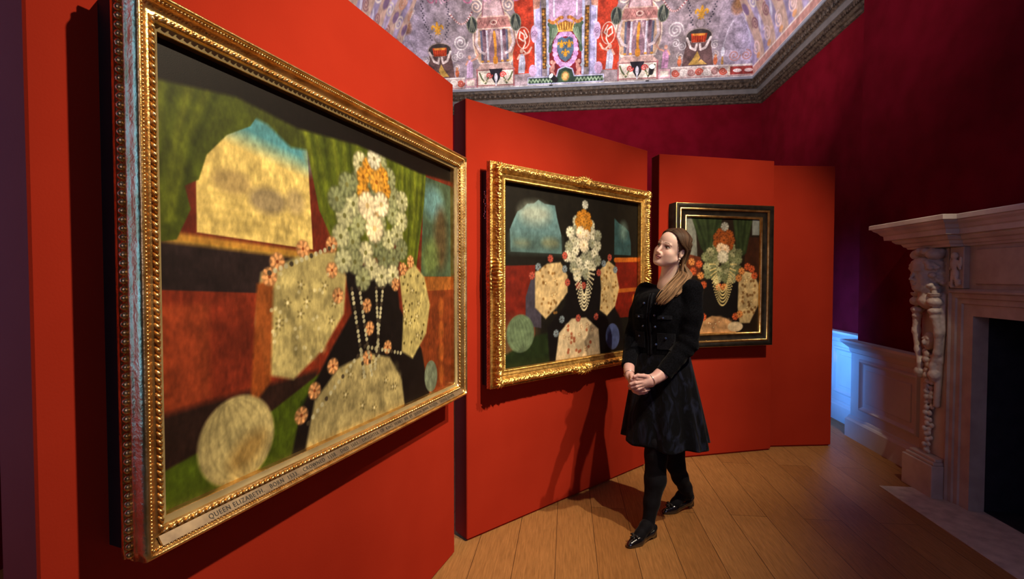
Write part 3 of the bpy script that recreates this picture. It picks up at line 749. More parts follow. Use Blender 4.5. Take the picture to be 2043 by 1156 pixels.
def picture_big(w, h):
    c = Canvas(0, w, 0, h, .0025); W_ = lambda u: u*w; H_ = lambda v: h*(1-v)
    pt = lambda *a: [(W_(u), H_(v)) for u, v in a]
    c.C[:] = c.col((96,34,20))
    c.poly(pt((-.1,.5),(.45,.5),(.45,1.1),(-.1,1.1)), (112,40,22))
    c.poly(pt((.0,.56),(.09,.56),(.09,.78),(0,.8)), (134,56,28), .8, .01); c.poly(pt((.11,.62),(.24,.6),(.24,.76),(.11,.78)), (96,34,20), .8, .01)
    c.poly(pt((-.1,.8),(.35,.78),(.35,.93),(-.1,.95)), (34,22,18), .95, .01)
    # vista with sand and sky
    c.poly(pt((.07,.02),(.32,.02),(.34,.42),(.07,.40)), (206,182,104)); c.poly(pt((.07,.02),(.33,.04),(.33,.19),(.07,.14)), (74,132,140), 1, .03)
    c.poly(pt((.14,.04),(.32,.05),(.32,.10),(.2,.09)), (120,160,150), .7, .02)
    for k in range(7): c.line(pt((.08,.26+k*.022),(.2,.265+k*.02),(.33,.27+k*.022)), .004, (180,158,84), .5, .006)
    c.ell(W_(.14), H_(.27), .055, .03, (150,128,84), .7, soft=.012); c.ell(W_(.22), H_(.30), .06, .035, (112,100,80), .75, soft=.012); c.ell(W_(.29), H_(.29), .035, .035, (140,124,90), .7, soft=.012)
    c.poly(pt((-.1,.41),(.42,.45),(.42,.56),(-.1,.52)), (36,26,26)); c.line(pt((-.1,.405),(.4,.445)), .012, (190,146,56), .8, .006)
    # right hand vista
    c.poly(pt((.82,.08),(1.02,.08),(1.02,.50),(.80,.50)), (60,78,58)); c.ell(W_(.88), H_(.18), .09, .07, (92,134,138), .9, soft=.03); c.ell(W_(.93), H_(.33), .06, .14, (74,56,34), .8, soft=.03); c.ell(W_(.86), H_(.42), .07, .08, (100,118,62), .8, soft=.03)
    c.poly(pt((.78,.5),(1.05,.5),(1.05,1.1),(.78,1.1)), (108,48,22)); c.poly(pt((.78,.5),(1.05,.5),(1.05,.56),(.78,.56)), (140,84,34), .9)
    for k in range(4): c.ell(W_(.93), H_(.64+.1*k), .022, .045, (160,84,34), .8, soft=.01)
    # drapery
    G = [(118,124,34),(52,62,14),(96,104,26),(30,38,8),(74,84,20)]
    c.poly(pt((-.05,.0),(.10,.0),(.20,.08),(.18,.12),(.13,.16),(.09,.22),(.075,.28),(.05,.30),(.06,.35),(.035,.42),(-.05,.44)), (66,76,20)); c.poly(pt((.15,.02),(.34,.02),(.34,.13),(.28,.14),(.22,.10),(.17,.09)), (58,66,20), 1, .006); folds(c, pt((-.02,.05),(-.02,.2),(-.02,.4)), pt((.13,.04),(.07,.2),(.04,.36)), 9, G, .010)
    c.poly(pt((.30,.0),(.70,.0),(.70,.30),(.62,.42),(.44,.46),(.36,.30)), (70,82,20)); folds(c, pt((.30,.03),(.35,.26),(.42,.45)), pt((.72,.03),(.68,.2),(.62,.42)), 22, G, .011)
    c.poly(pt((.68,.0),(.84,.0),(.82,.2),(.77,.48),(.68,.44)), (78,90,24)); folds(c, pt((.69,.03),(.69,.3),(.69,.46)), pt((.83,.03),(.80,.25),(.76,.46)), 9, G, .009)
    # table and cloth
    c.poly(pt((-.05,.93),(.22,.86),(.38,.78),(.38,1.1),(-.05,1.1)), (62,78,16), 1, .004); c.poly(pt((.30,.86),(.38,.78),(.38,1.0),(.28,1.0)), (28,40,10), .9, .006)
    # tall dark vase
    c.poly(pt((.44,.46),(.66,.46),(.68,.62),(.80,.80),(.86,1.05),(.26,1.05),(.30,.88),(.40,.72),(.47,.62)), (18,14,14), 1, .006)
    # melons and quinces
    silk(c, pt((.20,.49),(.30,.44),(.41,.42),(.45,.50),(.44,.62),(.37,.72),(.28,.79),(.21,.76),(.185,.62)), (166,154,98), 12, 1); silk(c, pt((.68,.50),(.76,.45),(.82,.50),(.855,.62),(.83,.74),(.75,.83),(.69,.79),(.70,.64)), (170,158,98), 9, 2)
    c.poly(pt((.19,.52),(.23,.5),(.22,.78),(.17,.84)), (132,66,26), .95, .006)
    silk(c, pt((.30,1.05),(.34,.87),(.42,.79),(.53,.765),(.63,.80),(.69,.90),(.71,1.05)), (156,144,96), 12, 3); gourd(c, W_(.145), H_(.905), .108, .112, (176,162,106), .3, 4); c.ell(W_(.165), H_(.94), .06, .035, (130,100,48), .7, rot=.5, soft=.02)
    # bouquet
    for k in range(34):
        a = k*2.4; rr_ = .028+.030*math.sqrt(k); x = W_(.565)+rr_*1.05*math.cos(a); y = H_(.31)+rr_*1.15*math.sin(a)
        flower(c, x, y, .042, [(140,146,104),(168,170,128),(112,120,84),(186,184,142)][k % 4], a, 9, (96,96,52))
    for k in range(9):
        a = k/9*6.283; flower(c, W_(.565)+.066*math.cos(a), H_(.185)+.075*math.sin(a), .034, (196,138,44), a, 8, (130,80,20))
    flower(c, W_(.575), H_(.165), .040, (206,150,56), .5, 9, (140,84,24)); flower(c, W_(.535), H_(.255), .050, (228,214,176), .3, 11, (206,180,120)); flower(c, W_(.595), H_(.24), .046, (232,220,184), 1.3, 10, (206,180,120)); flower(c, W_(.565), H_(.33), .052, (222,210,170), .8, 11, (206,180,120))
    flower(c, W_(.565), H_(.085), .040, (186,184,160), .8, 9, (120,110,80))
    # peach blossoms, berries
    for k, (u, v) in enumerate([(.24,.46),(.31,.42),(.40,.40),(.40,.48),(.42,.56),(.22,.50),(.70,.47),(.74,.44),(.66,.53),(.53,.60),(.54,.68),(.53,.78),(.40,.78),(.34,.84),(.62,.76),(.30,.90)]):
        flower(c, W_(u), H_(v), .026, (206,148,94), k, 7, (120,60,30))
    for u0, v0, u1, v1, n in ((.47,.54,.52,.86,20),(.50,.54,.55,.86,20),(.60,.54,.56,.84,20),(.57,.54,.58,.80,18),(.22,.49,.42,.40,14),(.32,.93,.52,.74,14),(.52,.74,.70,.80,12)):
        for i in range(n): t = i/n; c.ell(W_(u0+(u1-u0)*t), H_(v0+(v1-v0)*t), .0075, .0075, (176,172,136) if i % 4 else (60,52,40), .95)
    for k in range(26): c.ell(W_(.22+.17*random.random()), H_(.46+.28*random.random()), .006, .006, (196,188,140), .8)
    for k in range(22): c.ell(W_(.70+.12*random.random()), H_(.48+.32*random.random()), .006, .006, (84,74,36), .9)
    gourd(c, W_(.86), H_(.93), .055, .07, (104,116,96), .2, 4)
    c.poly(pt((-.05,-.05),(1.05,-.05),(1.05,.055),(.8,.075),(.5,.06),(.3,.08),(.15,.06),(-.05,.10)), (13,9,7), 1, .006)  # dark pelmet along the top, with the frame's cast shadow painted into it
    c.tint(.28, 28, 28, 2); c.tint(.22, 130, 60, 6); c.C = np.clip(c.C, 0, 1); return c
def picture_mid(w, h):
    c = Canvas(0, w, 0, h, .004); W_ = lambda u: u*w; H_ = lambda v: h*(1-v); pt = lambda *a: [(W_(u), H_(v)) for u, v in a]
    c.C[:] = c.col((20,18,14))
    c.poly(pt((.05,.37),(.045,.25),(.07,.19),(.09,.15),(.12,.13),(.15,.10),(.19,.095),(.22,.07),(.26,.088),(.33,.09),(.345,.16),(.375,.26),(.38,.37)), (84,116,120)); c.ell(W_(.2), H_(.15), .12, .06, (146,158,146), .9, soft=.04); c.poly(pt((.05,.28),(.38,.28),(.38,.37),(.05,.37)), (62,84,80), .8, .03); c.ell(W_(.3), H_(.31), .07, .03, (110,112,84), .7, soft=.02); c.ell(W_(.12), H_(.32), .06, .02, (100,108,90), .7, soft=.02)
    c.poly(pt((.79,.12),(.83,.15),(.88,.17),(.92,.20),(.94,.28),(.94,.36),(.79,.36)), (44,72,74)); c.ell(W_(.87), H_(.2), .04, .06, (96,120,112), .8, soft=.03)
    c.poly(pt((-.05,.45),(.2,.44),(.2,1.05),(-.05,1.05)), (96,26,16)); c.poly(pt((-.05,.75),(.2,.75),(.2,1.05),(-.05,1.05)), (84,66,44), .9, .06)
    c.poly(pt((.8,.38),(1.05,.38),(1.05,.78),(.8,.78)), (104,24,14)); c.line(pt((.8,.395),(1.05,.385)), .016, (170,88,28)); c.line(pt((.82,.60),(1.05,.59)), .014, (150,76,26)); 
    for k in range(4): c.ell(W_(.97), H_(.66+.07*k), .02, .035, (170,84,26), .9, soft=.008)
    c.poly(pt((.14,.62),(.18,.50),(.24,.46),(.24,.8),(.14,.78)), (58,54,66))
    c.poly(pt((-.05,.96),(.2,.84),(.42,.82),(.46,1.05),(-.05,1.05)), (26,38,18), 1, .01)
    c.poly(pt((.44,.46),(.68,.44),(.72,.6),(.86,.8),(.9,1.05),(.3,1.05),(.28,.80),(.40,.68)), (14,11,12), 1, .008)
    silk(c, pt((.20,.48),(.28,.43),(.37,.42),(.42,.50),(.42,.60),(.35,.68),(.27,.75),(.20,.68)), (186,162,116), 10, 4, (120,84,40)); silk(c, pt((.67,.46),(.74,.40),(.80,.44),(.835,.58),(.80,.70),(.73,.76),(.67,.72),(.68,.58)), (180,156,108), 9, 5, (120,84,40))
    silk(c, pt((.33,1.05),(.36,.84),(.45,.76),(.56,.76),(.66,.84),(.68,1.05)), (188,170,136), 11, 6, (130,70,44)); gourd(c, W_(.11), H_(.82), .105, .11, (92,112,84), .3, 4); gourd(c, W_(.78), H_(.90), .075, .09, (70,82,128), .2, 4)
    for k in range(30):
        a = k*2.4; rr_ = .02+.027*math.sqrt(k); flower(c, W_(.535)+rr_*math.cos(a), H_(.33)+rr_*1.15*math.sin(a), .038, [(176,176,152),(206,204,180),(136,140,118)][k % 3], a, 9, (110,110,80))
    for k in range(8):
        a = k/8*6.283; flower(c, W_(.54)+.055*math.cos(a), H_(.17)+.058*math.sin(a), .030, (176,116,36), a, 8, (110,70,20))
    flower(c, W_(.54), H_(.165), .034, (188,128,46), .4, 9, (120,74,22)); flower(c, W_(.515), H_(.235), .042, (226,208,180), .3, 11, (206,180,120)); flower(c, W_(.56), H_(.25), .040, (224,212,184), 1.3, 11, (206,180,120)); flower(c, W_(.54), H_(.31), .045, (222,210,180), .8, 11, (190,170,120)); flower(c, W_(.55), H_(.06), .03, (176,178,166), .1, 8)
    for k, (u, v) in enumerate([(.22,.45),(.30,.40),(.40,.38),(.40,.46),(.42,.54),(.18,.50),(.70,.42),(.75,.38),(.66,.48),(.80,.46),(.50,.56),(.54,.56),(.38,.76),(.50,.76),(.64,.76),(.34,.84)]):
        flower(c, W_(u), H_(v), .024, (164,74,60) if k % 3 else (110,124,132), k, 7, (60,40,40))
    for q in range(5):
        for i in range(26):
            t = i/25; c.ell(W_(.46+.012*q+(.17-.024*q)*t), H_(.46+.0*q+(.20-.02*q+.02)*math.sin(math.pi*t)*1.15), .0065, .0065, (206,198,162), .95)
    for k in range(40): c.ell(W_((.22 if k % 2 else .68)+.13*random.random()), H_(.44+.28*random.random()), .009, .009, (118,84,40), .8)
    for k in range(16): c.ell(W_(.40+.2*random.random()), H_(.8+.18*random.random()), .011, .011, (140,70,44), .8)
    c.tint(.25, 26, 26, 12); c.tint(.15, 90, 50, 16); c.C = np.clip(c.C, 0, 1); return c
def picture_small(w, h):
    c = Canvas(0, w, 0, h, .005); W_ = lambda u: u*w; H_ = lambda v: h*(1-v); pt = lambda *a: [(W_(u), H_(v)) for u, v in a]
    c.C[:] = c.col((30,20,12))
    c.poly(pt((-.05,-.05),(.12,-.05),(.16,.4),(-.05,.4)), (112,116,108)); c.poly(pt((.9,.0),(1.05,.0),(1.05,.14),(.9,.14)), (110,116,112)); c.poly(pt((.8,.16),(1.05,.16),(1.05,.5),(.8,.5)), (52,26,14)); c.poly(pt((-.05,.3),(.2,.34),(.2,.5),(-.05,.5)), (88,40,20))
    c.poly(pt((.05,-.05),(.5,-.05),(.44,.16),(.3,.34),(.2,.26)), (36,48,24)); folds(c, pt((.06,.0),(.2,.2),(.28,.34)), pt((.5,.0),(.42,.12),(.34,.3)), 9, [(62,78,44),(18,26,12),(48,62,34)], .01)
    c.poly(pt((.62,-.05),(.92,-.05),(.82,.3),(.7,.36)), (34,44,22)); folds(c, pt((.64,.0),(.68,.2),(.7,.34)), pt((.9,.0),(.84,.15),(.8,.3)), 7, [(58,72,40),(18,26,12),(46,60,32)], .01)
    c.poly(pt((.3,.52),(.66,.50),(.8,.7),(.78,1.05),(.2,1.05),(.22,.7)), (14,12,12), 1, .01)
    silk(c, pt((.72,.54),(.80,.46),(.93,.48),(1.0,.58),(1.0,.76),(.88,.92),(.74,.92),(.71,.78)), (184,160,112), 10, 7, (110,76,36)); silk(c, pt((.12,1.05),(.2,.90),(.36,.85),(.54,.87),(.68,.93),(.70,1.05)), (170,130,88), 10, 8, (120,60,40)); gourd(c, W_(.68), H_(.95), .07, .04, (196,176,140), 0, 4)
    for k in range(34):
        a = k*2.4; rr_ = .02+.026*math.sqrt(k); flower(c, W_(.50)+rr_*math.cos(a), H_(.38)+rr_*.95*math.sin(a), .038, [(118,124,86),(150,150,110),(98,104,70)][k % 3], a, 9, (80,80,50))
    for k in range(9):
        a = k/9*6.283; flower(c, W_(.51)+.066*math.cos(a), H_(.19)+.07*math.sin(a), .036, (134,66,24), a, 8, (80,36,14))
    flower(c, W_(.51), H_(.19), .04, (150,76,30), .4, 9, (90,40,14)); flower(c, W_(.47), H_(.26), .042, (224,194,156), .3, 11, (196,150,100)); flower(c, W_(.53), H_(.27), .040, (216,190,158), 1.2, 10, (196,150,100)); flower(c, W_(.50), H_(.335), .05, (190,184,160), .8, 11); flower(c, W_(.52), H_(.07), .036, (150,150,140), .1, 8)
    for k, (u, v) in enumerate([(.08,.38),(.18,.4),(.1,.46),(.2,.5),(.24,.58),(.14,.6),(.76,.46),(.84,.42),(.9,.44),(.72,.52),(.94,.50),(.45,.60),(.52,.60),(.24,.86),(.68,.86),(.74,.84)]):
        flower(c, W_(u), H_(v), .03, (190,84,44) if k % 3 else (206,132,70), k, 7, (90,40,24))
    for q in range(5):
        for i in range(34):
            t = i/33; c.ell(W_(.32+.018*q+(.36-.036*q)*t), H_(.40+(.36-.03*q)*math.sin(math.pi*t)**.8), .006, .006, (206,186,122), .95)
    for k in range(24): c.ell(W_(.76+.2*random.random()), H_(.5+.34*random.random()), .011, .011, (106,72,36), .8)
    c.tint(.25, 24, 24, 22); c.tint(.15, 80, 50, 26); c.C = np.clip(c.C, 0, 1); return c
def hang(name_label, start, D, s_mid, W, H, z0):
    p = start+D*s_mid
    return empty('framed_painting', (p[0], p[1], z0), math.atan2(D[1], D[0]), name_label, 'painting')
def picture_part(root, c, W, H, lip, o_, label=None):
    V = np.stack([c.X-(W-2*lip)/2, -o_-.0006*fbm(c.X*120, c.Y*120, 3)*0+0*c.X, c.Y+lip], -1).reshape(-1, 3)
    o = link_mesh('painted_canvas', V, grid_faces(c.ny, c.nx), M_canvas, root, colors=c.linear())
    # a real edge and back
    return o

# ---- painting 1
W, H = 1.467, 1.15; z0 = .876
root = hang('largest painting, wide plain-moulded gold frame with a beaded edge and lettering along the bottom', A1, D1, -(.108+1.575)/2, W, H, z0)
LIP = .066
prof = resample([(.0,.06),(.0,.068),(.004,.072),(.004,.088),(.001,.095),(.003,.105),(.003,.122),(.005,.131),(.011,.133),(.014,.128),(.0145,.124),(.020,.122),(.022,.117),(.034,.108),(.038,.108),(.041,.110),(.049,.110),(.052,.106),(.054,.100),(.060,.096),(.066,.094),(.066,.072)], 46)
V, F = frame_mesh(W, H, prof, .02)
fr = link_mesh('frame', V, F, M_gold, root, smooth=False)
mb = MB(); bead_row(mb, W, H, .003, .080, .0085, .0172, nu=8, nv=6)
bd = mb.build('outer_beading', M_gold, fr, smooth=True)
mb = MB(); bead_row(mb, W, H, .0175, .1235, .0036, .0075, nu=6, nv=4)
mb.build('fine_beading', M_gold, fr, smooth=True)
mb = MB()        # twisted rope: slanted beads
cr = lambda w: [(-W/2+w, w), (W/2-w, w), (W/2-w, H-w), (-W/2+w, H-w)]
for sd in range(4):
    a, b_ = np.array(cr(.045)[sd]), np.array(cr(.045)[(sd+1) % 4]); Ls = np.linalg.norm(b_-a); n = int(Ls/.016); t_ = (b_-a)/Ls; nn = np.array([-t_[1], t_[0]])
    for i in range(n):
        c_ = a+(b_-a)*(i+.5)/n
        q0 = c_-t_*.009-nn*.0045; q1 = c_+t_*.009+nn*.0045
        mb.tube([(q0[0], -.109, q0[1]), (c_[0], -.1135, c_[1]), (q1[0], -.109, q1[1])], [.0018,.0048,.0018], 7)
mb.build('rope_moulding', M_gold, fr, smooth=True)
V, F = frame_mesh(W, H, [(.052,.1035),(.054,.1010),(.060,.0970),(.0655,.0948)], .2)
link_mesh('slip', V, F, M_slip, fr)
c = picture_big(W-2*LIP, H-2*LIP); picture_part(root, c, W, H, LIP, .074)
MB().box(-W/2+LIP-.002, W/2-LIP+.002, -.0735, -.064, LIP-.002, H-LIP+.002).build('stretcher_board', M_box, root)
MB().box(-W/2+.012, W/2-.012, -.066, -.0, .012, H-.012).build('backing_box', M_box, root)
# inscription strip along the bottom rail, leaning between beading and rope
pw = W-.075
pa, pb = np.array([-.1275, .0215]), np.array([-.1135, .0385])     # (y, z) lower and upper edges, proud of the rail
nrm = np.array([pb[1]-pa[1], -(pb[0]-pa[0])]); nrm /= np.linalg.norm(nrm); nrm = -nrm
V = []
for x in (-pw/2, pw/2):
    for q in (pa, pb, pb-nrm*.006, pa-nrm*.006): V.append((x, q[0], q[1]))
pl = link_mesh('inscription_strip', np.array(V), [(0,1,2,3),(7,6,5,4),(0,4,5,1),(1,5,6,2),(2,6,7,3),(3,7,4,0)], M_plate, root)
pl['label'] = 'greyish gold strip lettered in black'
txt = 'QUEEN ELIZABETH.   BORN  1533.   CROWNED  1558.   DIED  1603.   DAUGHTER  OF  KING  HENRY  VIII  BY  QUEEN  ANNE  BOLEYN.   GEORGE GOWER'
cu = bpy.data.curves.new('lettering', 'FONT'); cu.body = txt; cu.size = .0165; cu.extrude = .0003; cu.space_character = 1.18
tob = bpy.data.objects.new('tmp_text', cu); COL.objects.link(tob)
bpy.context.view_layer.update(); dg = bpy.context.evaluated_depsgraph_get()
tm = bpy.data.meshes.new_from_object(tob.evaluated_get(dg)); bpy.data.objects.remove(tob)
tv = np.array([v.co[:] for v in tm.vertices]); tx0, tx1 = tv[:,0].min(), tv[:,0].max()
want = pw*.86; sx = want/(tx1-tx0); up = (pb-pa)/np.linalg.norm(pb-pa); ln = np.linalg.norm(pb-pa)
TV = []
for v in tv:
    q = pa+up*(ln*.5-.0060+v[1])+nrm*(.0006+v[2]); TV.append((-pw/2+pw*.075+(v[0]-tx0)*sx, q[0], q[1]))
lt = link_mesh('lettering', np.array(TV), [tuple(p.vertices) for p in tm.polygons], M_ink, pl); lt['label'] = 'black capital lettering'

# ---- painting 2 (carved gilt frame)
W, H = 1.442, 1.235; z0 = .84
root = hang('middle painting in an ornately carved swept gold frame, left of the woman', B2, D2, .095+W/2, W, H, z0)
LIP = .098
prof = resample([(.0,.055),(.0,.066),(.003,.074),(.0,.082),(.004,.088),(.014,.086),(.018,.090),(.022,.108),(.034,.124),(.046,.124),(.058,.112),(.064,.103),(.070,.104),(.084,.098),(.088,.098),(.092,.101),(.096,.099),(.098,.092),(.098,.07)], 62)
def carve(SD, S, LL, Wd, J, pf):
    o = np.zeros(S.shape); u = S-LL/2
    # scrolling foliage on the raised band
    band = np.exp(-((Wd-.038)/.017)**2)
    P_ = .062; k = np.floor(S/P_); cx = (k+.5)*P_; cw = .038+.008*np.where(k % 2 == 0, 1, -1)
    dx = S-cx; dw = (Wd-cw)*1.15; rho = np.hypot(dx, dw)+1e-6; ph = np.arctan2(dw, dx*np.where(k % 2 == 0, 1, -1))
    sp = .5+.5*np.cos(2*math.pi*rho/.0125-ph*1.0)
    leaf = .5+.5*np.cos(ph*7+rho*200)
    o += band*(.0075*sp*np.exp(-(rho/.024)**2)+.0045*leaf*(1-np.exp(-(rho/.018)**2)))
    o += band*.006*(fbm(S*95+SD*17, Wd*130, 5, 3)-.45)
    # corner and centre cartouches
    for c0, wd, am in ((0, .15, .008), (1, .15, .008)):
        dd = S if c0 == 0 else LL-S
        o += am*np.exp(-(dd/wd)**4)*band*(.5+.5*np.cos(dd*160+Wd*120))
    cc = np.exp(-(u/.085)**4)*np.exp(-((Wd-.03)/.026)**2); o += cc*(.012+.008*np.cos(np.hypot(u, (Wd-.03)*1.2)*330)*.6)
    # inner and outer small ornament
    o += np.exp(-((Wd-.092)/.003)**2)*.0022*np.cos(S*2*math.pi/.011)*(Wd > .086)
    o += (Wd < .006)*(J < 14)*.0007*np.cos(S*2*math.pi/.016+J*.6)
    o *= np.clip(np.minimum(S, LL-S)/.004+.35, 0, 1)
    return o
V, F = frame_mesh(W, H, prof, .0026, carve)
fr = link_mesh('carved_frame', V, F, M_gold2, root, smooth=True)
def cart(mb, x, z, sx, sz, o_, dx=1, dz=1):         # clustered shell and leaf work
    for k in range(9):
        a = math.pi*k/8; mb.tube([(x, -o_, z), (x+sx*.55*math.cos(a), -o_-.010, z+dz*sz*.5*math.sin(a)), (x+sx*math.cos(a), -o_+.002, z+dz*sz*math.sin(a))], [.005,.0065,.003], 6)
    mb.ball((x, -o_-.004, z), .012, 10, 7)
for (x, z, dz) in ((0, .030, -1), (0, H-.030, 1)):
    mb = MB(); cart(mb, x, z, .085, .036, .124, 1, dz)
    for q in (-1, 1):
        for k in range(5): mb.ball((x+q*(.03+.022*k), -.126, z+dz*.006*math.sin(k*1.7)), .010-.001*k, 8, 6, (1.3,.8,.9))
    mb.build('cartouche', M_gold2, fr, smooth=True)
for (x, z, dz) in ((-W/2+.040, .040, -1), (W/2-.040, .040, -1), (-W/2+.040, H-.040, 1), (W/2-.040, H-.040, 1)):
    mb = MB(); sxn = 1 if x > 0 else -1
    for k in range(8):
        a = k/7*math.pi*1.5-.75*math.pi; ca, sa = math.cos(a), math.sin(a); vx, vz = (ca-sa)*.7*sxn, (ca+sa)*.7*dz
        mb.tube([(x, -.120, z), (x+vx*.022, -.130, z+vz*.022), (x+vx*.036, -.118, z+vz*.036)], [.004,.006,.0025], 6)
    mb.ball((x, -.124, z), .010, 10, 7); mb.build('corner_ornament', M_gold2, fr, smooth=True)
c = picture_mid(W-2*LIP, H-2*LIP); picture_part(root, c, W, H, LIP, .066)
MB().box(-W/2+LIP-.002, W/2-LIP+.002, -.0655, -.05, LIP-.002, H-LIP+.002).build('stretcher_board', M_box, root)
MB().box(-W/2+.010, W/2-.010, -.056, 0, .012, H-.05).build('backing_box', M_box, root)
mb = MB()
for k in range(14): mb.ball((-W/2+.008+.003*math.sin(k), -.028+.006*math.sin(k*1.7), H-.16-k*.011), .0036, 6, 4, (.7,1,1.6))
mb.build('hanging_chain', M_silver, root, smooth=True)

# ---- painting 3 (black and gold cassetta frame)
W, H = .875, 1.12; z0 = .90
root = hang('smallest painting, upright, in a flat black and gold frame, behind the woman', C3, D3, .0868+W/2, W, H, z0)
LIP = .108
V, F = frame_mesh(W, H, [(0,0),(0,.094),(.004,.100),(.034,.100),(.036,.096)], .3); fr = link_mesh('frame', V, F, M_black, root)
V, F = frame_mesh(W, H, [(.036,.094),(.038,.099),(.050,.097),(.053,.090)], .3); link_mesh('gold_moulding', V, F, M_gold, fr)
V, F = frame_mesh(W, H, [(.053,.090),(.056,.086),(.088,.080),(.091,.082)], .3); link_mesh('dark_frieze', V, F, M_black, fr)
V, F = frame_mesh(W, H, [(.091,.082),(.094,.086),(.102,.084),(.108,.076),(.108,.062)], .3); link_mesh('gold_inner_moulding', V, F, M_gold, fr)
V, F = frame_mesh(W, H, [(.0005,.0975),(.002,.1008),(.004,.1008)], .3); link_mesh('gold_edge', V, F, M_gold, fr)
c = picture_small(W-2*LIP, H-2*LIP); picture_part(root, c, W, H, LIP, .064)
MB().box(-W/2+.03, W/2-.03, -.0635, 0, .03, H-.03).build('backing_box', M_box, root)

# ================================================================== HEAD (shared by the woman and the carved figure)
def head_sdf(p, nose=1.0):
    """p in head axes: x to her left, y forward, z up; origin between the ears"""
    x = p[..., 0]; q = p.copy(); q[..., 0] = np.abs(x)
    d = ell(p, (0,-.014,.030), (.073,.090,.080))
    d = smin(d, ell(p, (0,.026,-.030), (.058,.056,.075)), .03)
    d = smin(d, ell(p, (0,.042,.040), (.050,.040,.048)), .025)
    d = smin(d, ell(p, (0,.040,-.078), (.036,.036,.028)), .028)
    d = smin(d, ell(p, (0,.070,-.098), (.016,.014,.013)), .022)
    d = smin(d, cap(q, (.050,-.005,-.055), (.022,.055,-.094), .014, .012), .03)
    d = smin(d, ell(q, (.040,.054,-.030), (.019,.019,.018)), .022)
    d = smin(d, cap(q, (.010,.082,.015), (.040,.070,.017), .0055, .006), .012)
    d = smin(d, ell(q, (.034,.040,-.056), (.022,.030,.030)), .025)
    d = smax(d, -ell(q, (.031,.092,-.001), (.017,.015,.0105)), .012)
    d = smin(d, ell(q, (.0305,.0665,-.001), (.0128,.0128,.0120)), .0025)
    d = smin(d, cap(q, (.018,.078,.0055), (.044,.068,.0055), .0032, .0028), .004)
    d = smin(d, cap(p, (0,.080,.008), (0,.100*nose,-.036), .0062, .0088), .010)
    d = smin(d, ell(q, (.0095,.090,-.041), (.0070,.0095,.0062)), .006)
    d = smin(d, ell(p, (0,.080,-.052), (.022,.011,.014)), .012)
    d = smin(d, ell(p, (0,.0875,-.0610), (.0200,.0080,.0042)), .004)
    d = smin(d, ell(p, (0,.0860,-.0705), (.0170,.0085,.0052)), .004)
    d = smax(d, -cap(q, (0,.097,-.0655), (.021,.084,-.0650), .0017, .0012), .003)
    ear = ell(q, (.072,-.014,-.008), (.0085,.017,.029)); ear = smax(ear, -ell(q, (.083,-.010,-.006), (.0075,.0095,.018)), .004)
    d = smin(d, ear, .004)
    return d
HY, HP, HR = R(-108.6-38+90), R(9), R(19)
HM = np.array((Matrix.Rotation(HY, 3, 'Z') @ Matrix.Rotation(-HP, 3, 'X') @ Matrix.Rotation(HR, 3, 'Y')))
FLIP = np.diag([1.0, -1.0, 1.0])      # head axes (y forward) -> local (-y forward)
HS = .985
HC = P(1320.5, 491, 2.69)-HS*(HM@(FLIP@np.array([0,.080,0])))
def h2w(q): return HC+HS*(HM@(FLIP@np.array(q, float)))
def w2h(w): return ((np.asarray(w)-HC)/HS)@(HM@FLIP)

# ================================================================== PERSON
BASE = np.array([.88, 2.78, 0.0])
F_ = np.array([-.7071,-.7071,0]); L_ = np.array([.7071,-.7071,0]); UP = np.array([0,0,1.])
def bod(l, f, z): return BASE+L_*l+F_*f+UP*z
neck_base = P(1334, 573, 2.80)
MHF = (HM@FLIP).astype(np.float32)
neck_top = h2w((0,-.030,-.055)); nb_h = w2h(neck_base); 
def f_head(g):
    p = ((g-HC.astype(np.float32))/HS)@MHF
    d = head_sdf(p)*HS
    n = cap(g, neck_top, neck_base, .049, .052)
    n = smin(n, cap(g, neck_base+UP*-.01, neck_base+UP*-.09, .055, .10), .06)
    # sternomastoid cord
    n = smin(n, cap(g, h2w((.055,-.02,-.055)), neck_base+F_*.05+UP*-.005, .011, .009), .012)
    return smin(d, n, .022)
lo = np.minimum(HC-.15, neck_base-.12); hi = np.maximum(HC+.15, neck_base+.12)
HV, HF = nets(f_head, lo, hi, .0022)
q = w2h(HV); ax_ = np.abs(q[:,0]); y_, z_ = q[:,1], q[:,2]
sk = np.tile(np.array([.84,.61,.53]), (len(HV), 1))
def paint(m, c): 
    m = np.clip(m, 0, 1)[:, None]; sk[:] = sk*(1-m)+np.array(c)*m
g2 = lambda v, s: np.exp(-(v/s)**2)
paint(.28*g2(np.hypot(ax_-.043, z_+.030), .024)*(y_ > .02), (.70,.34,.27))
paint(.35*g2(np.hypot(q[:,0], z_+.038), .016)*(y_ > .06), (.72,.33,.26))
fz = y_ > .055
paint(1.0*(((ax_/.0235)**2+((z_+.0608)/.0050)**2) < 1)*fz, (.46,.19,.19)); paint(1.0*(((ax_/.0205)**2+((z_+.0705)/.0062)**2) < 1)*fz, (.52,.23,.22))
paint(1.0*((np.abs(z_+.0653) < .0013)&(ax_ < .021)&fz), (.16,.05,.05))
ex = ax_-.031
paint(1.0*(((ex/.0135)**2+((z_+.0005)/.0062)**2 < 1)&(y_ > .05)), (.50,.46,.44))
side_ = np.sign(q[:,0])
ix = ex+.0012*side_   # both eyes look a little to her right
paint(1.0*((np.hypot(ix, z_-.0006) < .0066)&(y_ > .05)), (.035,.018,.010))
paint(1.0*((np.abs(z_-(.0062-.22*(ex/.0135)**2*.012)) < .0019)&(np.abs(ex) < .0155)&(y_ > .05)), (.035,.018,.014))
paint(.75*((np.abs(z_-.0105) < .003)&(np.abs(ex) < .015)&(y_ > .05)), (.42,.22,.17))
bz = .0215-.010*np.clip((ax_-.030)/.02, 0, 1)**2+.003*np.clip((ax_-.014)/.02, 0, 1)
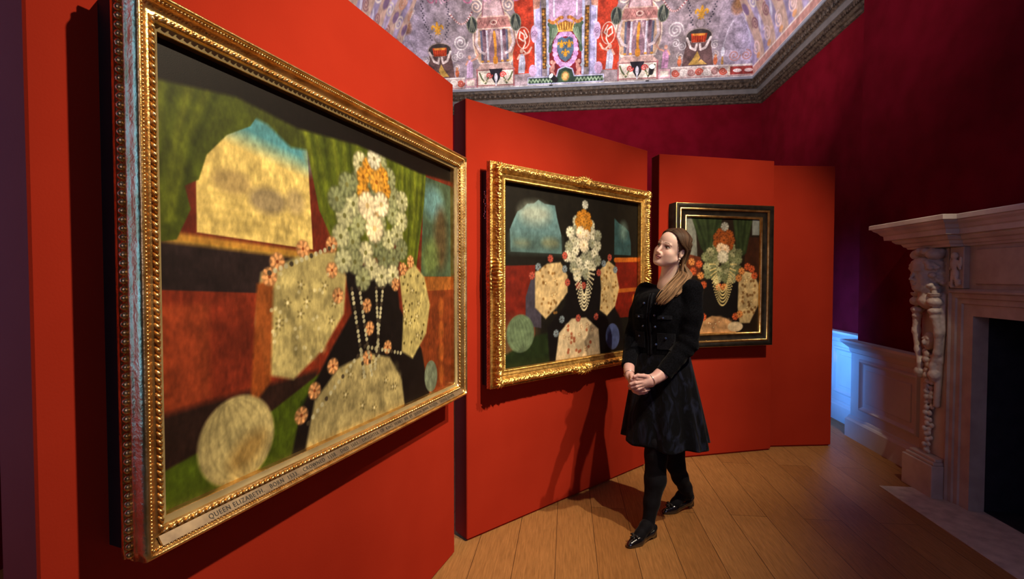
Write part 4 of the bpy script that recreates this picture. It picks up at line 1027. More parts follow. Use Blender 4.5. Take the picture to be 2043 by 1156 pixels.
paint(.85*((np.abs(z_-bz) < .0032*(1.2-np.clip((ax_-.012)/.040, 0, 1)*.8))&(ax_ > .012)&(ax_ < .050)&(y_ > .04)), (.12,.06,.035))
# hands ----------------------------------------------------
wl = P(1309, 756, 2.555); wr = P(1255.5, 741, 2.66)
def hand_fn(g):
    # left hand: on top, from the right of the picture
    d = chain(g, [P(1340, 735, 2.60), P(1318, 749, 2.57), wl, P(1298, 761, 2.548)], [.038,.031,.0265,.027], .02)
    palm = smin(cap(g, P(1300,757,2.548), P(1281,760,2.532), .019, .013), cap(g, P(1300,767,2.548), P(1281,772,2.535), .018, .013), .016)
    palm = smin(palm, cap(g, P(1299,762,2.545), P(1282,766,2.528), .019, .014), .016)
    d = smin(d, palm, .016)
    for pts, r0 in (([(1283,757.5,2.527),(1271,757,2.508),(1261,759,2.515),(1256.5,764,2.535)], .0098),
                    ([(1281,763.5,2.522),(1269,765.5,2.503),(1259.5,768,2.512),(1256,772,2.532)], .0100),
                    ([(1281,769,2.524),(1270,772.5,2.507),(1261.5,774.5,2.516),(1258,777,2.535)], .0095),
                    ([(1283,774,2.530),(1274,778.0,2.515),(1267,780,2.522),(1263.5,781,2.538)], .0082)):
        f = chain(g, [P(*a) for a in pts], [r0*1.08, r0, r0*.92, r0*.80], .004); d = smin(d, f, .0045)
    th = chain(g, [P(1296,754,2.545), P(1285,751.5,2.522), P(1274,750.5,2.505), P(1266,753,2.503)], [.0135,.0115,.0100,.0082], .006); d = smin(d, th, .008)
    # right hand: underneath, coming from the left
    e = chain(g, [P(1256.5, 722, 2.73), P(1255.5, 734, 2.69), wr, P(1257, 752, 2.625)], [.026,.026,.0245,.0245], .02)
    pm = smin(cap(g, P(1256,754,2.61), P(1264,768,2.565), .017, .015), cap(g, P(1262,754,2.60), P(1272,768,2.56), .017, .015), .016); e = smin(e, pm, .016)
    for pts, r0 in (([(1266,770,2.556),(1277,772,2.548),(1287,771,2.552),(1293,770,2.56)], .0094),
                    ([(1264,774,2.553),(1275,778,2.545),(1286,777,2.540),(1291,775.5,2.548)], .0094),
                    ([(1264,779,2.556),(1276,783,2.548),(1288,781.5,2.544),(1296,779,2.55)], .0090),
                    ([(1266,783,2.562),(1276,787,2.555),(1286,786,2.552),(1292,784,2.558)], .0080)):
        f = chain(g, [P(*a) for a in pts], [r0*1.08, r0, r0*.92, r0*.80], .004); e = smin(e, f, .0045)
    th = chain(g, [P(1260,750,2.595), P(1262.5,757,2.56), P(1265,763,2.525), P(1270,767,2.508)], [.0125,.0110,.0095,.0078], .005); e = smin(e, th, .007)
    return smin(d, e, .0018)
pts_ = np.array([P(1340,735,2.60), P(1250,700,2.74), P(1250,790,2.48), P(1310,792,2.50), P(1265,720,2.76)])
HDV, HDF = nets(hand_fn, pts_.min(0)-.035, pts_.max(0)+.035, .0019)
hcol = np.tile(np.array([.56,.34,.32]), (len(HDV), 1));  # darker than the face: the shade on the hands is put into the skin colour
# body core under the clothes ------------------------------
sh_l = P(1380, 577, 2.66); sh_r = P(1288, 580, 2.88)
el_l = P(1372, 688, 2.62); el_r = P(1263, 672, 2.88)
ce_l = P(1324, 748, 2.575); ce_r = P(1254.5, 733, 2.70)
hip_l = bod(.085,0,.86); hip_r = bod(-.085,0,.86)
kn_r = P(1311, 905, 2.66); kn_l = P(1349, 905, 2.84)      # right leg leads, left leg trails
an_r = P(1296, 1054, 2.615); an_l = P(1374, 984, 2.905)
leg_pts_r = [hip_r, kn_r+np.array([0,0,.06]), kn_r+np.array([0,0,-.02]), P(1310,962,2.65), P(1303,1008,2.635), an_r, P(1293,1070,2.60)]
leg_pts_l = [hip_l, kn_l+np.array([0,0,.06]), P(1351,932,2.86), P(1360,957,2.88), P(1370,977,2.90), P(1377,992,2.915)]
def f_core(g, grow=0):
    d = chain(g, [bod(0,0,.86), bod(0,0,1.0), bod(0,.0,1.2), neck_base-UP*.06], [.12,.105,.11,.08], .06)
    d = smin(d, chain(g, [sh_l, el_l, P(1345,730,2.60)], [.042,.036,.032], .02), .05)
    d = smin(d, chain(g, [sh_r, el_r, P(1259,712,2.76)], [.040,.032,.024], .02), .05)
    return d
def f_legs(g, grow=0.0):
    d = chain(g, leg_pts_r, [.078,.061,.059,.0565,.041,.030,.027], .02)
    e = chain(g, leg_pts_l, [.078,.058,.052,.046,.038,.031], .02)
    return np.minimum(d, e)-grow
CV, CF = nets(f_core, BASE+np.array([-.42,-.42,.70]), BASE+np.array([.42,.42,1.46]), .012)
LV, LF = nets(lambda g: f_legs(g, -.004), BASE+np.array([-.42,-.42,.05]), BASE+np.array([.45,.42,.96]), .009)
BV = np.concatenate([HV, HDV, CV, LV]); n1_, n2_, n3_ = len(HV), len(HDV), len(CV)
BF = np.concatenate([HF, HDF+n1_, CF+n1_+n2_, LF+n1_+n2_+n3_])
bc = np.concatenate([sk, hcol, np.tile([.62,.38,.30], (n3_, 1)), np.tile([.62,.38,.30], (len(LV), 1))])
person = link_mesh('person', BV-BASE, BF, M_skin, None, tuple(BASE), 0, True, bc)
props(person, 'woman with long light-brown hair in black jacket, skirt and tights, hands clasped, looking up left', 'person')
TV_, TF_ = nets(lambda g: f_legs(g, .0015), BASE+np.array([-.45,-.45,.03]), BASE+np.array([.48,.45,.90]), .006)
link_mesh('tights', TV_-BASE, TF_, M_tights, person, smooth=True)
# jacket ---------------------------------------------------
hemz = 1.0
def n3(g, s, seed=0):
    return np.sin(g[...,0]*s+seed)*np.sin(g[...,1]*s*1.13+seed*2)*np.sin(g[...,2]*s*.9+seed*3)
def f_jacket(g):
    loc = g-BASE.astype(np.float32); l = loc@L_.astype(np.float32); f = loc@F_.astype(np.float32); z = g[..., 2]
    lf = np.stack([l, f, z], -1)
    k = np.clip((z-hemz)/(1.36-hemz), 0, 1.3)
    # torso: superellipse section that narrows a little at the waist
    hw = .162+.018*np.sin(k*2.6)-.004*k; hd = .118+.022*np.exp(-((z-1.22)/.07)**2)*(f > 0)
    rr_ = np.sqrt((l/hw)**2+((f-.005)/hd)**2); body = (rr_-1)*.115
    nb = neck_base-BASE
    cone = cap(g, neck_base+UP*-.045, (sh_l+sh_r)/2+UP*-.09, .066, .16)
    body = smax(body, z-1.372, .08)
    yoke = np.minimum(cap(g, neck_base+UP*-.055+L_*.02, sh_l+UP*-.004, .052, .048), cap(g, neck_base+UP*-.055-L_*.02, sh_r+UP*-.004, .052, .046))
    body = smin(body, yoke, .05)
    body = smax(body, hemz-z, .008)
    al = chain(g, [sh_l+UP*-.006, (sh_l+el_l)/2+L_*.012, el_l, ce_l], [.060,.055,.053,.046], .03)
    ar = chain(g, [sh_r+UP*-.006, (sh_r+el_r)/2-L_*.006, el_r, ce_r], [.055,.050,.048,.040], .03)
    # folds at the elbows and sleeves
    wr_l = .0035*np.sin((g[...,2]*95+g[...,0]*60))*np.exp(-((g-el_l.astype(np.float32))**2).sum(-1)/.010)
    wr_r = .003*np.sin((g[...,2]*100-g[...,0]*50))*np.exp(-((g-el_r.astype(np.float32))**2).sum(-1)/.008)
    al = al+wr_l; ar = ar+wr_r
    # cut the sleeves at the cuffs
    dl = (ce_l-el_l); dl = dl/np.linalg.norm(dl); dr = (ce_r-el_r); dr = dr/np.linalg.norm(dr)
    al = smax(al, ((g-ce_l.astype(np.float32))@dl.astype(np.float32))-.002, .006); ar = smax(ar, ((g-ce_r.astype(np.float32))@dr.astype(np.float32))-.002, .006)
    d = smin(smin(body, al, .018), ar, .018)
    d = d+.0020*n3(g, 38, 1)+.0012*n3(g, 90, 4)
    # neckline opening and hollow cuffs
    nk = cap(g, neck_base+UP*.0, neck_top, .060, .060); d = smax(d, -nk, .006)
    d = smax(d, -cap(g, ce_l-dl*.03, ce_l+dl*.05, .036), .003); d = smax(d, -cap(g, ce_r-dr*.03, ce_r+dr*.05, .031), .003)
    return d
JV, JF = nets(f_jacket, BASE+np.array([-.40,-.42,.86]), BASE+np.array([.40,.42,1.47]), .0048)
jacket = link_mesh('jacket', JV-BASE, JF, M_jacket, person, smooth=True)
def front(l, z, off=.003):          # point on the jacket front at side offset l and height z
    o = BASE+L_*l+UP*z; t = np.linspace(.26, .0, 260); pts = (o+np.outer(t, F_)).astype(np.float32)
    v = f_jacket(pts); i = int(np.argmax(v < 0)); return o+F_*(t[i]+off)
def strip_on(ls, zs, wd, name, mat, parent, th=.003):
    pts = [front(l, z, .001) for l, z in zip(ls, zs)]; mb = MB(); mb.tube([p-BASE for p in pts], [wd]*len(pts), 6); return mb.build(name, mat, parent, smooth=True)
zs = np.linspace(1.006, 1.355, 22); strip_on([-.004]*22, zs, .0065, 'placket', M_trimj, jacket); strip_on([-.022]*22, zs, .004, 'placket_braid', M_trimj, jacket)
def pocket(l0, l1, z0_, z1_):
    nl, nz_ = 7, 6; V = []
    for off in (.0065, -.004):
        for z in np.linspace(z0_, z1_, nz_):
            for l in np.linspace(l0, l1, nl): V.append(front(l, z, off)-BASE)
    F = []
    m = nl*nz_
    for j in range(nz_-1):
        for i in range(nl-1):
            a = j*nl+i; F += [(a, a+1, a+nl+1, a+nl), (m+a, m+a+nl, m+a+nl+1, m+a+1)]
    ed = [j for j in range(nl)]+[j*nl+nl-1 for j in range(1, nz_)]+[(nz_-1)*nl+i for i in range(nl-2, -1, -1)]+[j*nl for j in range(nz_-2, 0, -1)]
    for a, b_ in zip(ed, ed[1:]+ed[:1]): F.append((a, a+m, b_+m, b_))
    return link_mesh('pocket', np.array(V), F, M_trimj, jacket)
pocket(.035, .125, 1.045, 1.135); pocket(-.12, -.045, 1.045, 1.135); pocket(.045, .115, 1.215, 1.235); pocket(-.105, -.045, 1.215, 1.235)
for l, z in ((.082,1.108),(-.082,1.108),(.075,1.222),(-.075,1.222),(.030,1.30),(.030,1.235),(.030,1.17),(.030,1.07),(-.045,1.30),(-.045,1.17)):
    p = front(l, z, .008)-BASE; MB().ball(p, .0072, 8, 6).build('button', M_button, jacket, smooth=True)
# skirt ----------------------------------------------------
def skirt():
    nr, na = 46, 150; V = []
    for j in range(nr):
        t = j/(nr-1); z = 1.03-(1.03-.498)*t
        e = t**.85
        rl = .150+(.246-.150)*e; rf = .118+(.200-.118)*e
        for i in range(na):
            a = 2*math.pi*i/na; ca, sa = math.cos(a), math.sin(a)
            fold = 1+e*.055*math.sin(a*7+.6)+e*.035*math.sin(a*11+2.0+t)+e*.02*math.sin(a*17+1)
            ff = rf*sa*fold+.030*e*(sa > 0)*sa; l = rl*ca*fold
            zz_ = z-.006*e*math.sin(a*7+.6)
            V.append(L_*l+F_*(ff+.0)+UP*zz_+np.array([.022*e, 0, 0]))
    V = np.array(V); F = [(j*na+i, j*na+(i+1) % na, (j+1)*na+(i+1) % na, (j+1)*na+i) for j in range(nr-1) for i in range(na)]
    o = link_mesh('skirt', V, F, M_skirt, person, smooth=True)
    m = o.modifiers.new('thickness', 'SOLIDIFY'); m.thickness = .003; return o
skirt()
# shoes ----------------------------------------------------
def shoe(toe, direc, lift, L=.245):
    f = np.array([direc[0], direc[1], 0.]); f /= np.linalg.norm(f); s = np.array([-f[1], f[0], 0.]); toe = np.array([toe[0], toe[1], 0.])
    up = UP.copy()
    def loc(g):
        q = g-toe.astype(np.float32); a = -(q@f.astype(np.float32)); b_ = q@s.astype(np.float32); z = q[..., 2]-np.clip((a-.08)/(L-.08), 0, 1.2)*(lift+.018)
        return np.stack([a, b_, z], -1)
    def fn(g):
        q = loc(g)
        d = cap(q, (.030,0,.013), (.085,0,.020), .020, .033); d = smin(d, cap(q, (.014,0,.009), (.05,0,.012), .009, .022), .02)
        d = smin(d, cap(q, (.085,0,.018), (L-.045,0,.020), .030, .024), .02); d = smin(d, cap(q, (L-.045,0,.022), (L-.028,0,.038), .026, .026), .02)
        d = smax(d, -q[..., 2]+.002, .004)
        # opening for the foot
        d = smax(d, -cap(q, (.100,0,.058), (L-.035,0,.062), .028, .030), .006)
        d = smax(d, q[..., 2]-.062, .006)
        # heel block
        r_ = g-toe.astype(np.float32); a = q[..., 0]; b_ = q[..., 1]
        heel = np.maximum(np.maximum(np.abs(a-(L-.030))-.019, np.abs(b_)-.018), np.maximum(q[..., 2]-.02, -(q[..., 2]+.018)))
        return smin(d, heel, .004)
    ctr = toe-f*L/2
    V, F = nets(fn, ctr-np.array([.17,.17,.02]), ctr+np.array([.17,.17,.14]), .003)
    o = link_mesh('shoe', V-BASE, F, M_shoe, person, smooth=True)
    foot = []
    mb = MB(); bc_ = toe-f*.060+UP*.052
    for q_ in (-1, 1):
        mb.tube([bc_-BASE, bc_+s*q_*.013+UP*.003-BASE, bc_+s*q_*.026-UP*.002-BASE], [.003,.008,.005], 8); mb.tube([bc_-BASE, bc_+s*q_*.012+f*.02-UP*.010-BASE], [.004,.007], 6)
    mb.ball(bc_-BASE, .007, 8, 6); mb.build('bow', M_bow, o, smooth=True)
    return f, s, toe
f1, s1, t1 = shoe((.613, 2.503), (-.83,-.56), .0, .235); f2, s2, t2 = shoe((.915, 2.873), (-.93,-.36), .018)
mb_feet = []
def f_feet(g, which):
    d = None
    for toe, f, an, lift in which:
        c_ = chain(g, [toe-f*.060+UP*.026, toe-f*.105+UP*(.046+lift*.4), toe-f*.15+UP*(.075+lift*.7), an], [.019,.027,.031,.031], .02)
        c_ = smin(c_, cap(g, toe-f*.205+UP*(.050+lift), an, .024, .031), .02)
        d = c_ if d is None else np.minimum(d, c_)
    return d
for wch in (((t1, f1, an_r, 0),), ((t2, f2, an_l, .018),)):
    FV, FF = nets(lambda g: f_feet(g, wch), np.array([.60,2.45,.0]), np.array([1.3,3.15,.22]), .005)
    link_mesh('tights_foot', FV-BASE, FF, M_tights, person, smooth=True)
# bracelets and earring ------------------------------------
def ring(c, n_, r_, th, name):
    n_ = n_/np.linalg.norm(n_); a = np.cross(n_, UP); a /= np.linalg.norm(a); b_ = np.cross(n_, a)
    pts = [c+r_*(math.cos(t)*a+math.sin(t)*b_)-BASE for t in np.linspace(0, 2*math.pi, 33)]
    return MB().tube(pts, th*1.3, 6).build(name, M_silver, person, smooth=True)
dl = P(1298,761,2.548)-P(1318,749,2.57); ring(P(1299.5,760,2.548), dl+UP*.004, .0325, .0016, 'bracelet')
dr = P(1257,752,2.625)-P(1255.5,732,2.69); ring(P(1256.2,748,2.640), dr, .0285, .0016, 'bracelet')
ep = h2w((.0775,-.006,-.040)); MB().ball(ep-BASE, .0062, 8, 6).build('earring', M_pearl, person, smooth=True)
# hair -----------------------------------------------------
# cap over the skull plus combed locks running from the parting back and down over her left shoulder
def f_cap(g):
    p = ((g-HC.astype(np.float32))/HS)@MHF
    d = ell(p, (0,-.018,.031), (.0795,.0975,.0865))
    d = smin(d, ell(p, (0,-.050,-.020), (.070,.062,.080)), .03)
    # open the face: keep behind the hairline
    hl = p[...,1]-np.interp(p[...,2], [-.08,-.03,.02,.045,.066,.078], [-.03,.000,.026,.044,.066,.20])
    d = smax(d, hl, .006)
    d = smax(d, -(p[...,2]+.075), .02)
    d = d+.0012*np.sin(p[...,1]*420+p[...,2]*160)
    # clear the left ear
    d = smax(d, -ell(p, (.085,-.008,-.012), (.022,.020,.030)), .006)
    return d*HS
CPV, CPF = nets(f_cap, HC-.17, HC+.17, .0042)
strV = []; strF = []; strC = []; so = 0
end = P(1313, 604, 2.60)
def lock(ctrl, r0, n=22, seed=0, side=5):
    global so
    ctrl = np.array(ctrl); m = len(ctrl); t = np.linspace(0, m-1.0001, n); i = np.floor(t).astype(int); fr_ = (t-i)[:, None]
    p0 = ctrl[np.clip(i-1, 0, m-1)]; p1 = ctrl[i]; p2 = ctrl[np.clip(i+1, 0, m-1)]; p3 = ctrl[np.clip(i+2, 0, m-1)]
    pts = .5*((2*p1)+(-p0+p2)*fr_+(2*p0-5*p1+4*p2-p3)*fr_**2+(-p0+3*p1-3*p2+p3)*fr_**3)
    tt = np.linspace(0, 1, n); wob = .0016*np.sin(tt[:, None]*9+seed+np.array([0,2,4])); pts = pts+wob*tt[:, None]
    rad = r0*(.72+.42*tt)*np.where(tt > .8, (1-tt)/.2*.9+.1, 1)
    mb = MB().tube([p for p in pts], list(rad), side)
    V = np.array(mb.v); strV.append(V); strF.extend([tuple(k+so for k in f) for f in mb.f]); so += len(V)
    dk = np.array([.060,.032,.018]); lt_ = np.array([.30,.18,.095]); mix = np.clip((tt-.22)/.75, 0, 1)**1.3; rnd_ = random.choice([.55,.8,1,1.2,1.7])*random.uniform(.85,1.15)
    cc = (dk[None]*(1-mix[:, None])+lt_[None]*mix[:, None])*rnd_
    strC.append(np.repeat(cc, side, 0))
def skull(x, y, z, grow=1.0):     # push a direction onto the cap surface
    c_ = np.array([0,-.018,.031]); d = np.array([x,y,z], float)-c_; k = math.sqrt((d[0]/.085)**2+(d[1]/.102)**2+(d[2]/.092)**2)
    return c_+d/k*grow
for k in range(560):
    a = random.random(); g_ = random.uniform(1.0, 1.045)
    y0 = .080-.165*a                                 # along the parting
    s0 = skull(.008, y0, .118-.03*abs(a-.4), g_)
    f1_ = skull(.048, y0*.72, .085-.01*a, g_); f2_ = skull(.080, y0*.42-.004, .045, g_)
    mid = skull(.086, -.022-.055*a, .018, g_*1.01)
    below = np.array([.074-.02*a, -.042-.045*a, -.035])+np.random.default_rng(k).normal(0, .003, 3)
    low = np.array([.066-.03*a, -.050-.035*a, -.085])+np.random.default_rng(k+999).normal(0, .004, 3)
    j = np.random.default_rng(k+77).normal(0, 1, 3)
    m1 = P(1366-10*a+2.5*j[0], 552+2*j[1], 2.66)+np.array([0,.02*a,0]); m2 = P(1347-9*a+3.5*j[0], 574+3*j[1], 2.605+.008*j[2]); e2 = P(1331+5*j[0]-5*a, 592+3*j[1], 2.585+.005*j[2]); e3 = P(1321+4.5*j[0]-3*a, 603+2.5*j[1], 2.590)
    lock([h2w(s0), h2w(f1_), h2w(f2_), h2w(mid), h2w(below), (h2w(low)*.6+m1*.4), m1, m2, e2, e3], random.uniform(.0020, .0040), 30, k)
for k in range(200):                                # the far side and the back
    a = random.random(); g_ = random.uniform(1.0, 1.04); y0 = .080-.165*a
    s0 = skull(.006, y0, .118-.03*abs(a-.4), g_); f1_ = skull(-.052, y0*.75, .085, g_); mid = skull(-.085, .006-.08*a, .030, g_)
    below = np.array([-.066+.03*a, -.045-.04*a, -.05]); low = np.array([-.045+.05*a, -.075, -.115])
    b3 = neck_base-F_*.085+L_*random.uniform(-.06,.06)+UP*random.uniform(-.12,-.02); lock([h2w(s0), h2w(f1_), h2w(mid), h2w(below), h2w(low), b3], random.uniform(.0026, .0045), 20, k)
for k in range(40):                                 # fills the back of the fall behind the ear
    a = random.random(); j = np.random.default_rng(k+5).normal(0, 1, 3)
    lock([h2w(skull(.03+.04*a, -.09, .06)), h2w(skull(.05+.02*a, -.10, .0)), h2w((.055, -.085, -.06)), P(1374+3*j[0], 548, 2.70), P(1362+3*j[0], 570+3*j[1], 2.66), P(1345+4*j[0], 588+3*j[1], 2.63)], .0055, 22, k)
hv = np.concatenate([CPV]+strV); n0 = len(CPV)
hf = [tuple(f) for f in CPF.tolist()]+[tuple(i+n0 for i in f) for f in strF]
hc = np.concatenate([np.tile([.075,.040,.022], (n0, 1))]+strC)
# locks have capped ends: colours repeat ring by ring, matching the vertex count
link_mesh('hair', hv-BASE, hf, M_hair, person, smooth=True, colors=hc)

# ================================================================== FIREPLACE
UM = (OU0+OU1)/2; fx = 2.35
fire = empty('fireplace', room(XC, UM, 0), -RA, 'carved stone fireplace with a mantel shelf and sculpted figure beside the dark opening', 'fireplace')
fb = (XC, UM, 0)
def fpart(mb, name, mat=M_stone, smooth=False, parent=fire): return room_obj(mb, name, mat, parent, fb, smooth)
mir = lambda u: 2*UM-u
UH0, UH1 = 3.37, 3.64
path = [(XC, mir(UH1)), (2.40, mir(UH1)), (2.40, mir(UH0-.05)), (2.475, mir(UH0-.05)), (2.475, UH0-.07), (2.40, UH0-.07), (2.40, UH1), (XC, UH1)]
sp = [(0,1.64),(.018,1.642),(.024,1.655),(.035,1.660),(.045,1.678),(.066,1.684),(.082,1.70),(.082,1.708),(.115,1.712),(.118,1.742),(.130,1.750),(.142,1.768),(.162,1.782),(.168,1.792),(.180,1.796),(.180,1.822),(.176,1.826),(0,1.828)]
mb = MB().path(path, sp)
mb.add([(x-0, u, 1.828) for x, u in path], [tuple(range(len(path)))])
mb.add([(x, u, 1.641) for x, u in path], [tuple(range(len(path)))[::-1]])
fpart(mb, 'mantel_shelf')
# frieze and lintel
mb = MB().box(2.475, XC+.0, mir(UH0), UH0, 1.375, 1.642); 
mb.box(2.462, 2.48, mir(3.20), 3.20, 1.405, 1.62, .006); fpart(mb, 'frieze', M_stone2)
def jamb_prof(): return [(.0,2.475),(.0,2.445),(.012,2.430),(.022,2.428),(.030,2.440),(.055,2.442),(.060,2.452),(.090,2.452),(.095,2.462),(.165,2.462),(.165,2.55)]
for side_i, sg in ((0, 1), (1, -1)):
    mb = MB(); n_ = len(jamb_prof()); V = []
    for z in (0, 1.375):
        for q, X_ in jamb_prof():
            u = UH0-q; zz_ = z if z == 0 else 1.375-q
            V.append((X_, u if sg > 0 else mir(u), zz_))
    F = [(i, i+1, i+1+n_, i+n_) for i in range(n_-1)]; mb.add(V, F)
    fpart(mb, 'jamb', M_stone2)
mb = MB(); V = []
for u_s in (1, -1):
    for q, X_ in jamb_prof():
        u = UH0-q; V.append((X_, u if u_s > 0 else mir(u), 1.375-q))
mb.add(V, [(i, i+1, i+1+n_, i+n_) for i in range(n_-1)]); fpart(mb, 'lintel', M_stone2)
mb = MB().box(2.55, 2.56, OU0-.02, OU0, 0, OZ); 
# firebox
mb = MB(); mb.box(3.02, 3.05, OU0-.02, OU1+.02, 0, OZ+.05); mb.box(2.552, 3.02, OU1-.002, OU1+.02, 0, OZ+.02); mb.box(2.552, 3.02, OU0-.02, OU0+.002, 0, OZ+.02); mb.box(2.552, 3.02, OU0, OU1, OZ, OZ+.02); mb.box(2.552, 3.02, OU0, OU1, .0, .012)
fpart(mb, 'firebox', M_soot)
def herm(sg):
    U = lambda u: u if sg > 0 else mir(u)
    y0, y1 = sorted((U(UH0-.01), U(UH1))); 
    mb = MB().box(2.36, XC, y0, y1, 0, .215, .004); 
    uu0, uu1 = sorted((U(UH0), U(UH1-.012)))
    mb.box(2.375, XC, uu0, uu1, .215, .235, .004); mb.box(2.392, XC, uu0+.01, uu1-.01, .235, .255, .004); fpart(mb, 'plinth')
    uu0, uu1 = sorted((U(UH0+.015), U(UH1-.03)))
    fpart(MB().box(2.45, XC, uu0, uu1, .255, 1.64, .004), 'pilaster')
    cu_ = U((UH0+UH1)/2-.005)
    S_ = 1.06
    def fn(g):
        # local: a across (u), o outwards into the room, z
        a = (g[...,1]-cu_)*sg; o = 2.47-g[...,0]; z = g[...,2]; q = np.stack([a, o, z], -1)
        hq = np.stack([a*(-sg), (o-.062), z-1.475], -1)/S_
        d = head_sdf(hq, 1.02)*S_
        # curls
        cq = q-np.array([0,.062,1.475], np.float32)
        hair_ = ell(cq, (0,-.022,.045), (.088,.095,.078)); hair_ = smax(hair_, cq[...,1]-.052+.35*np.maximum(.05-cq[...,2],0), .02)
        hair_ = smin(hair_, ell(cq, (0,-.035,-.03), (.092,.055,.07)), .03)
        hair_ = hair_+.010*np.sin(cq[...,0]*105+2*np.sin(cq[...,2]*60))*np.sin(cq[...,1]*95+1)*np.sin(cq[...,2]*110)
        for i in range(10):
            for s_ in (-1, 1): hair_ = smin(hair_, np.abs(ell(cq, (s_*(.074+.010*math.sin(i*2.1)), .030-.022*(i % 4), .055-.017*i), (.019,.019,.016)))-.003, .004)
        for i in range(9):
            t_ = math.pi*i/8; hair_ = smin(hair_, ell(cq, (.080*math.cos(t_), .045, .035+.055*math.sin(t_)), (.020,.022,.017)), .008)
        d = smin(d, hair_, .006)
        # crest block under the shelf
        d = smin(d, ell(q, (0,.050,1.618), (.105,.085,.034))+.006*np.sin(a*110)*np.sin(o*90), .01)
        for s_ in (-1, 1): d = smin(d, np.abs(ell(q, (s_*.070,.070,1.600), (.036,.050,.032)))-.005, .006)
        d = smin(d, cap(q, (0,.055,1.40), (0,.045,1.30), .045, .07), .03)
        # shoulder volutes
        for s_ in (-1, 1):
            for kz, kr, kh in ((1.352,.020,.012),(1.330,.036,.016),(1.285,.044,.034),(1.225,.038,.026),(1.185,.028,.020)):
                d = smin(d, ell(q, (s_*.078,.070,kz), (kr,kr,kh)), .005)
            d = smin(d, np.hypot(np.hypot(a-s_*.078, o-.070)-.034, z-1.340)-.006, .003)
            d = smin(d, chain(q, [(s_*.080,.07,1.20),(s_*.100,.060,1.08),(s_*.085,.055,.95),(s_*.055,.060,.86),(s_*.062,.055,.78)], [.024,.022,.019,.017,.026], .02), .012)
            d = smin(d, np.abs(ell(q, (s_*.064,.055,.80), (.032,.030,.030)))-.005, .004)
        # central mask and hanging leaf work
        d = smin(d, ell(q, (0,.045,1.02), (.045,.030,.060)), .02); d = smin(d, ell(q, (0,.078,1.01), (.010,.014,.020)), .008)
        for s_ in (-1, 1): d = smin(d, ell(q, (s_*.020,.068,1.035), (.012,.010,.007)), .006)
        d = smax(d, -ell(q, (0,.082,.975), (.014,.014,.010)), .006)
        for i in range(19):
            z_i = .93-.036*i; w_ = .050*(1-i/28); r_ = .021-.0004*i
            for s_ in (-1, 0, 1): d = smin(d, ell(q, (s_*w_*.62+.006*math.sin(i*2.3), .040+.016*(s_ == 0)+.006*math.sin(i*1.9+s_), z_i+.012*s_*math.cos(i)), (r_*1.05, r_*.8, r_*1.1)), .006)
        d = smin(d, np.maximum(np.maximum(np.abs(a)-(.058+.052*np.clip((z-.75)/.5,0,1)), o-.022), np.maximum(.62-z, z-1.58)), .008)
        # side console with incised oval
        d = smin(d, chain(q, [(-.088,.020,1.32),(-.088,.030,1.10),(-.075,.030,.90),(-.062,.035,.60)], [.028,.028,.022,.018], .02), .01)
        return d+.0012*np.sin(a*210)*np.sin(z*190)*np.sin(o*170)
    V, F = nets(fn, (2.25, cu_-.14, .25), (2.485, cu_+.14, 1.645), .0045)
    V = V-np.array(fb)
    link_mesh('carved_figure', V, F, M_stone, fire, smooth=True)
    # relief block beside the head, at the end of the frieze
    uu0, uu1 = sorted((U(UH0-.115), U(UH0-.008))); ua = (uu0+uu1)/2
    blk = fpart(MB().box(2.44, 2.50, uu0, uu1, 1.378, 1.64, .004), 'frieze_block', M_stone2)
    def fr2(g):
        a = g[...,1]-ua; o = 2.44-g[...,0]; z = g[...,2]; q = np.stack([a, o, z], -1)
        d = ell(q, (0,.012,1.585), (.020,.018,.022)); d = smin(d, ell(q, (.002,.010,1.53), (.024,.018,.036)), .01)
        d = smin(d, ell(q, (0,.008,1.47), (.026,.016,.035)), .01)
        for i in range(9): t_ = i*.7; d = smin(d, ell(q, (.030*math.cos(t_*1.3), .006, 1.40+.022*(i % 3)+.01*math.sin(t_)), (.014,.012,.012)), .004)
        for s_ in (-1, 1):
            d = smin(d, cap(q, (s_*.018,.010,1.55), (s_*.038,.008,1.50), .008, .007), .006); d = smin(d, ell(q, (s_*.036,.003,1.545), (.011,.008,.034)), .004); d = smin(d, cap(q, (s_*.012,.012,1.45), (s_*.020,.010,1.40), .011, .009), .006)
        return d
    V, F = nets(fr2, (2.40, uu0+.002, 1.382), (2.446, uu1-.002, 1.636), .0035)
    link_mesh('relief', V-np.array(fb), F, M_stone, blk, smooth=True)
herm(1); herm(-1)
# hearth slab, set just above the boards
mb = MB(); 
for a, b_ in ((1.55, 2.46), (2.464, 3.53)): mb.box(2.15, 2.552, a, b_, 0.0005, .006, .001)
h_ = room_obj(mb, 'hearth_slab', M_hearth, base=(2.35, UM, 0)); props(h_, 'pale stone hearth slab set in the floor before the fireplace', 'hearth')

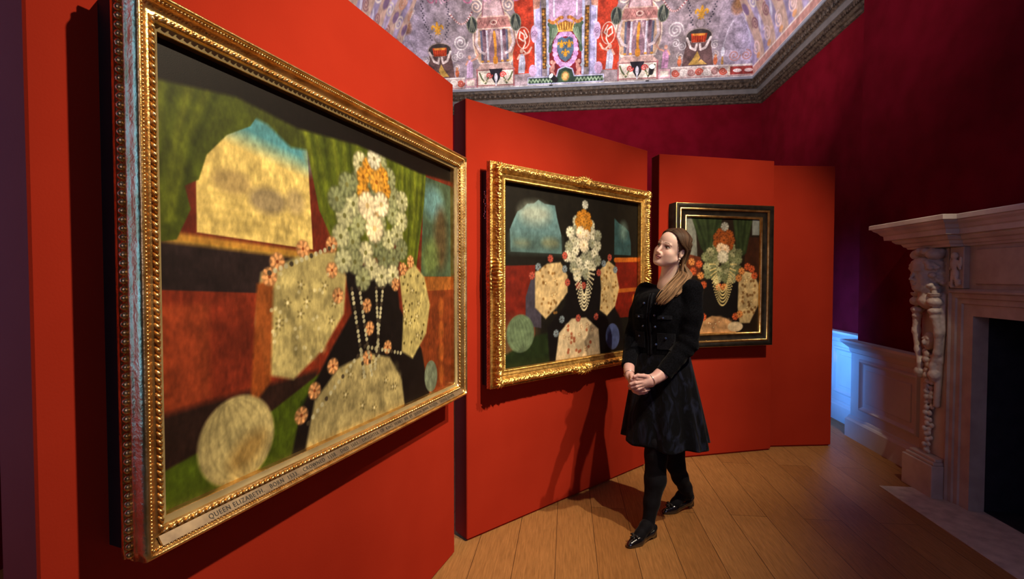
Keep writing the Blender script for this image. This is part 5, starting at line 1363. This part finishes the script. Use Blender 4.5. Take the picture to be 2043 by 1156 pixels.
# ================================================================== LIGHT
def look(o, tgt):
    d = Vector(tgt)-Vector(o.location); o.rotation_euler = d.to_track_quat('-Z', 'Y').to_euler()
def spot(name, loc, tgt, w, col, ang, blend, rad=.03):
    l = bpy.data.lights.new(name, 'SPOT'); l.energy = w; l.color = col; l.spot_size = R(ang); l.spot_blend = blend; l.shadow_soft_size = rad
    o = bpy.data.objects.new(name, l); COL.objects.link(o); o.location = loc; look(o, tgt); return o
def area(name, loc, tgt, w, col, sx, sy):
    l = bpy.data.lights.new(name, 'AREA'); l.energy = w; l.color = col; l.shape = 'RECTANGLE'; l.size = sx; l.size_y = sy
    o = bpy.data.objects.new(name, l); COL.objects.link(o); o.location = loc; look(o, tgt); return o
WARM = (1, .80, .56)
spot('spot_lamp', (1.35, .92, 3.35), (-.42, 1.95, 1.40), 520, WARM, 78, 1)
spot('spot_lamp', (2.25, 1.05, 3.95), (.55, 3.05, 1.05), 500, WARM, 52, .85)
spot('spot_lamp', (1.95, 1.20, 3.95), (1.80, 3.80, 1.35), 430, WARM, 46, .8)
# uplighters on the painted vault
area('uplight', room(0, 5.0, 3.3), room(0, 7.2, 5.2), 95, (1, .93, .90), 3.6, .4)
area('uplight', room(1.2, 4.0, 3.3), room(2.6, 5.2, 4.9), 14, (1, .93, .94), 1.5, .4)
# blue daylight through the two windows in the left wall
area('window_daylight', room(-XW+.06, .45, 1.95), room(2.5, .45, 1.95), 70, (.09, .36, 1), 2.1, 2.3)
area('window_daylight', room(1.2, UB+.06, 2.0), room(1.2, 2.0, 1.4), 26, (.62, .60, .95), 1.6, 2.2)  # lavender fill lamp, added at the made-up window in the back wall
# blue lamp standing behind the last panels, washing the right wall
o_ = area('blue_lamp', room(1.75, 5.12, .95), room(XW, 5.0, .85), 11, (.085, .34, 1), .5, 1.3); o_.data.spread = R(74)
world = bpy.data.worlds.new('world'); scn.world = world; world.use_nodes = True
bg = world.node_tree.nodes['Background']; bg.inputs[0].default_value = (.30,.28,.55,1); bg.inputs[1].default_value = .05

# ================================================================== CAMERA
cam = bpy.data.cameras.new('camera'); co = bpy.data.objects.new('camera', cam); COL.objects.link(co)
cam.sensor_width = 36; cam.lens = FPX/2043*36; cam.clip_start = .05
co.location = (0, 0, CAMH); pitch = math.atan((CY-HOR)/FPX); co.rotation_euler = (R(90)-pitch, 0, 0)
scn.camera = co
scn.view_settings.view_transform = 'Standard'; scn.view_settings.look = 'None'; scn.view_settings.exposure = 0; scn.view_settings.gamma = 1
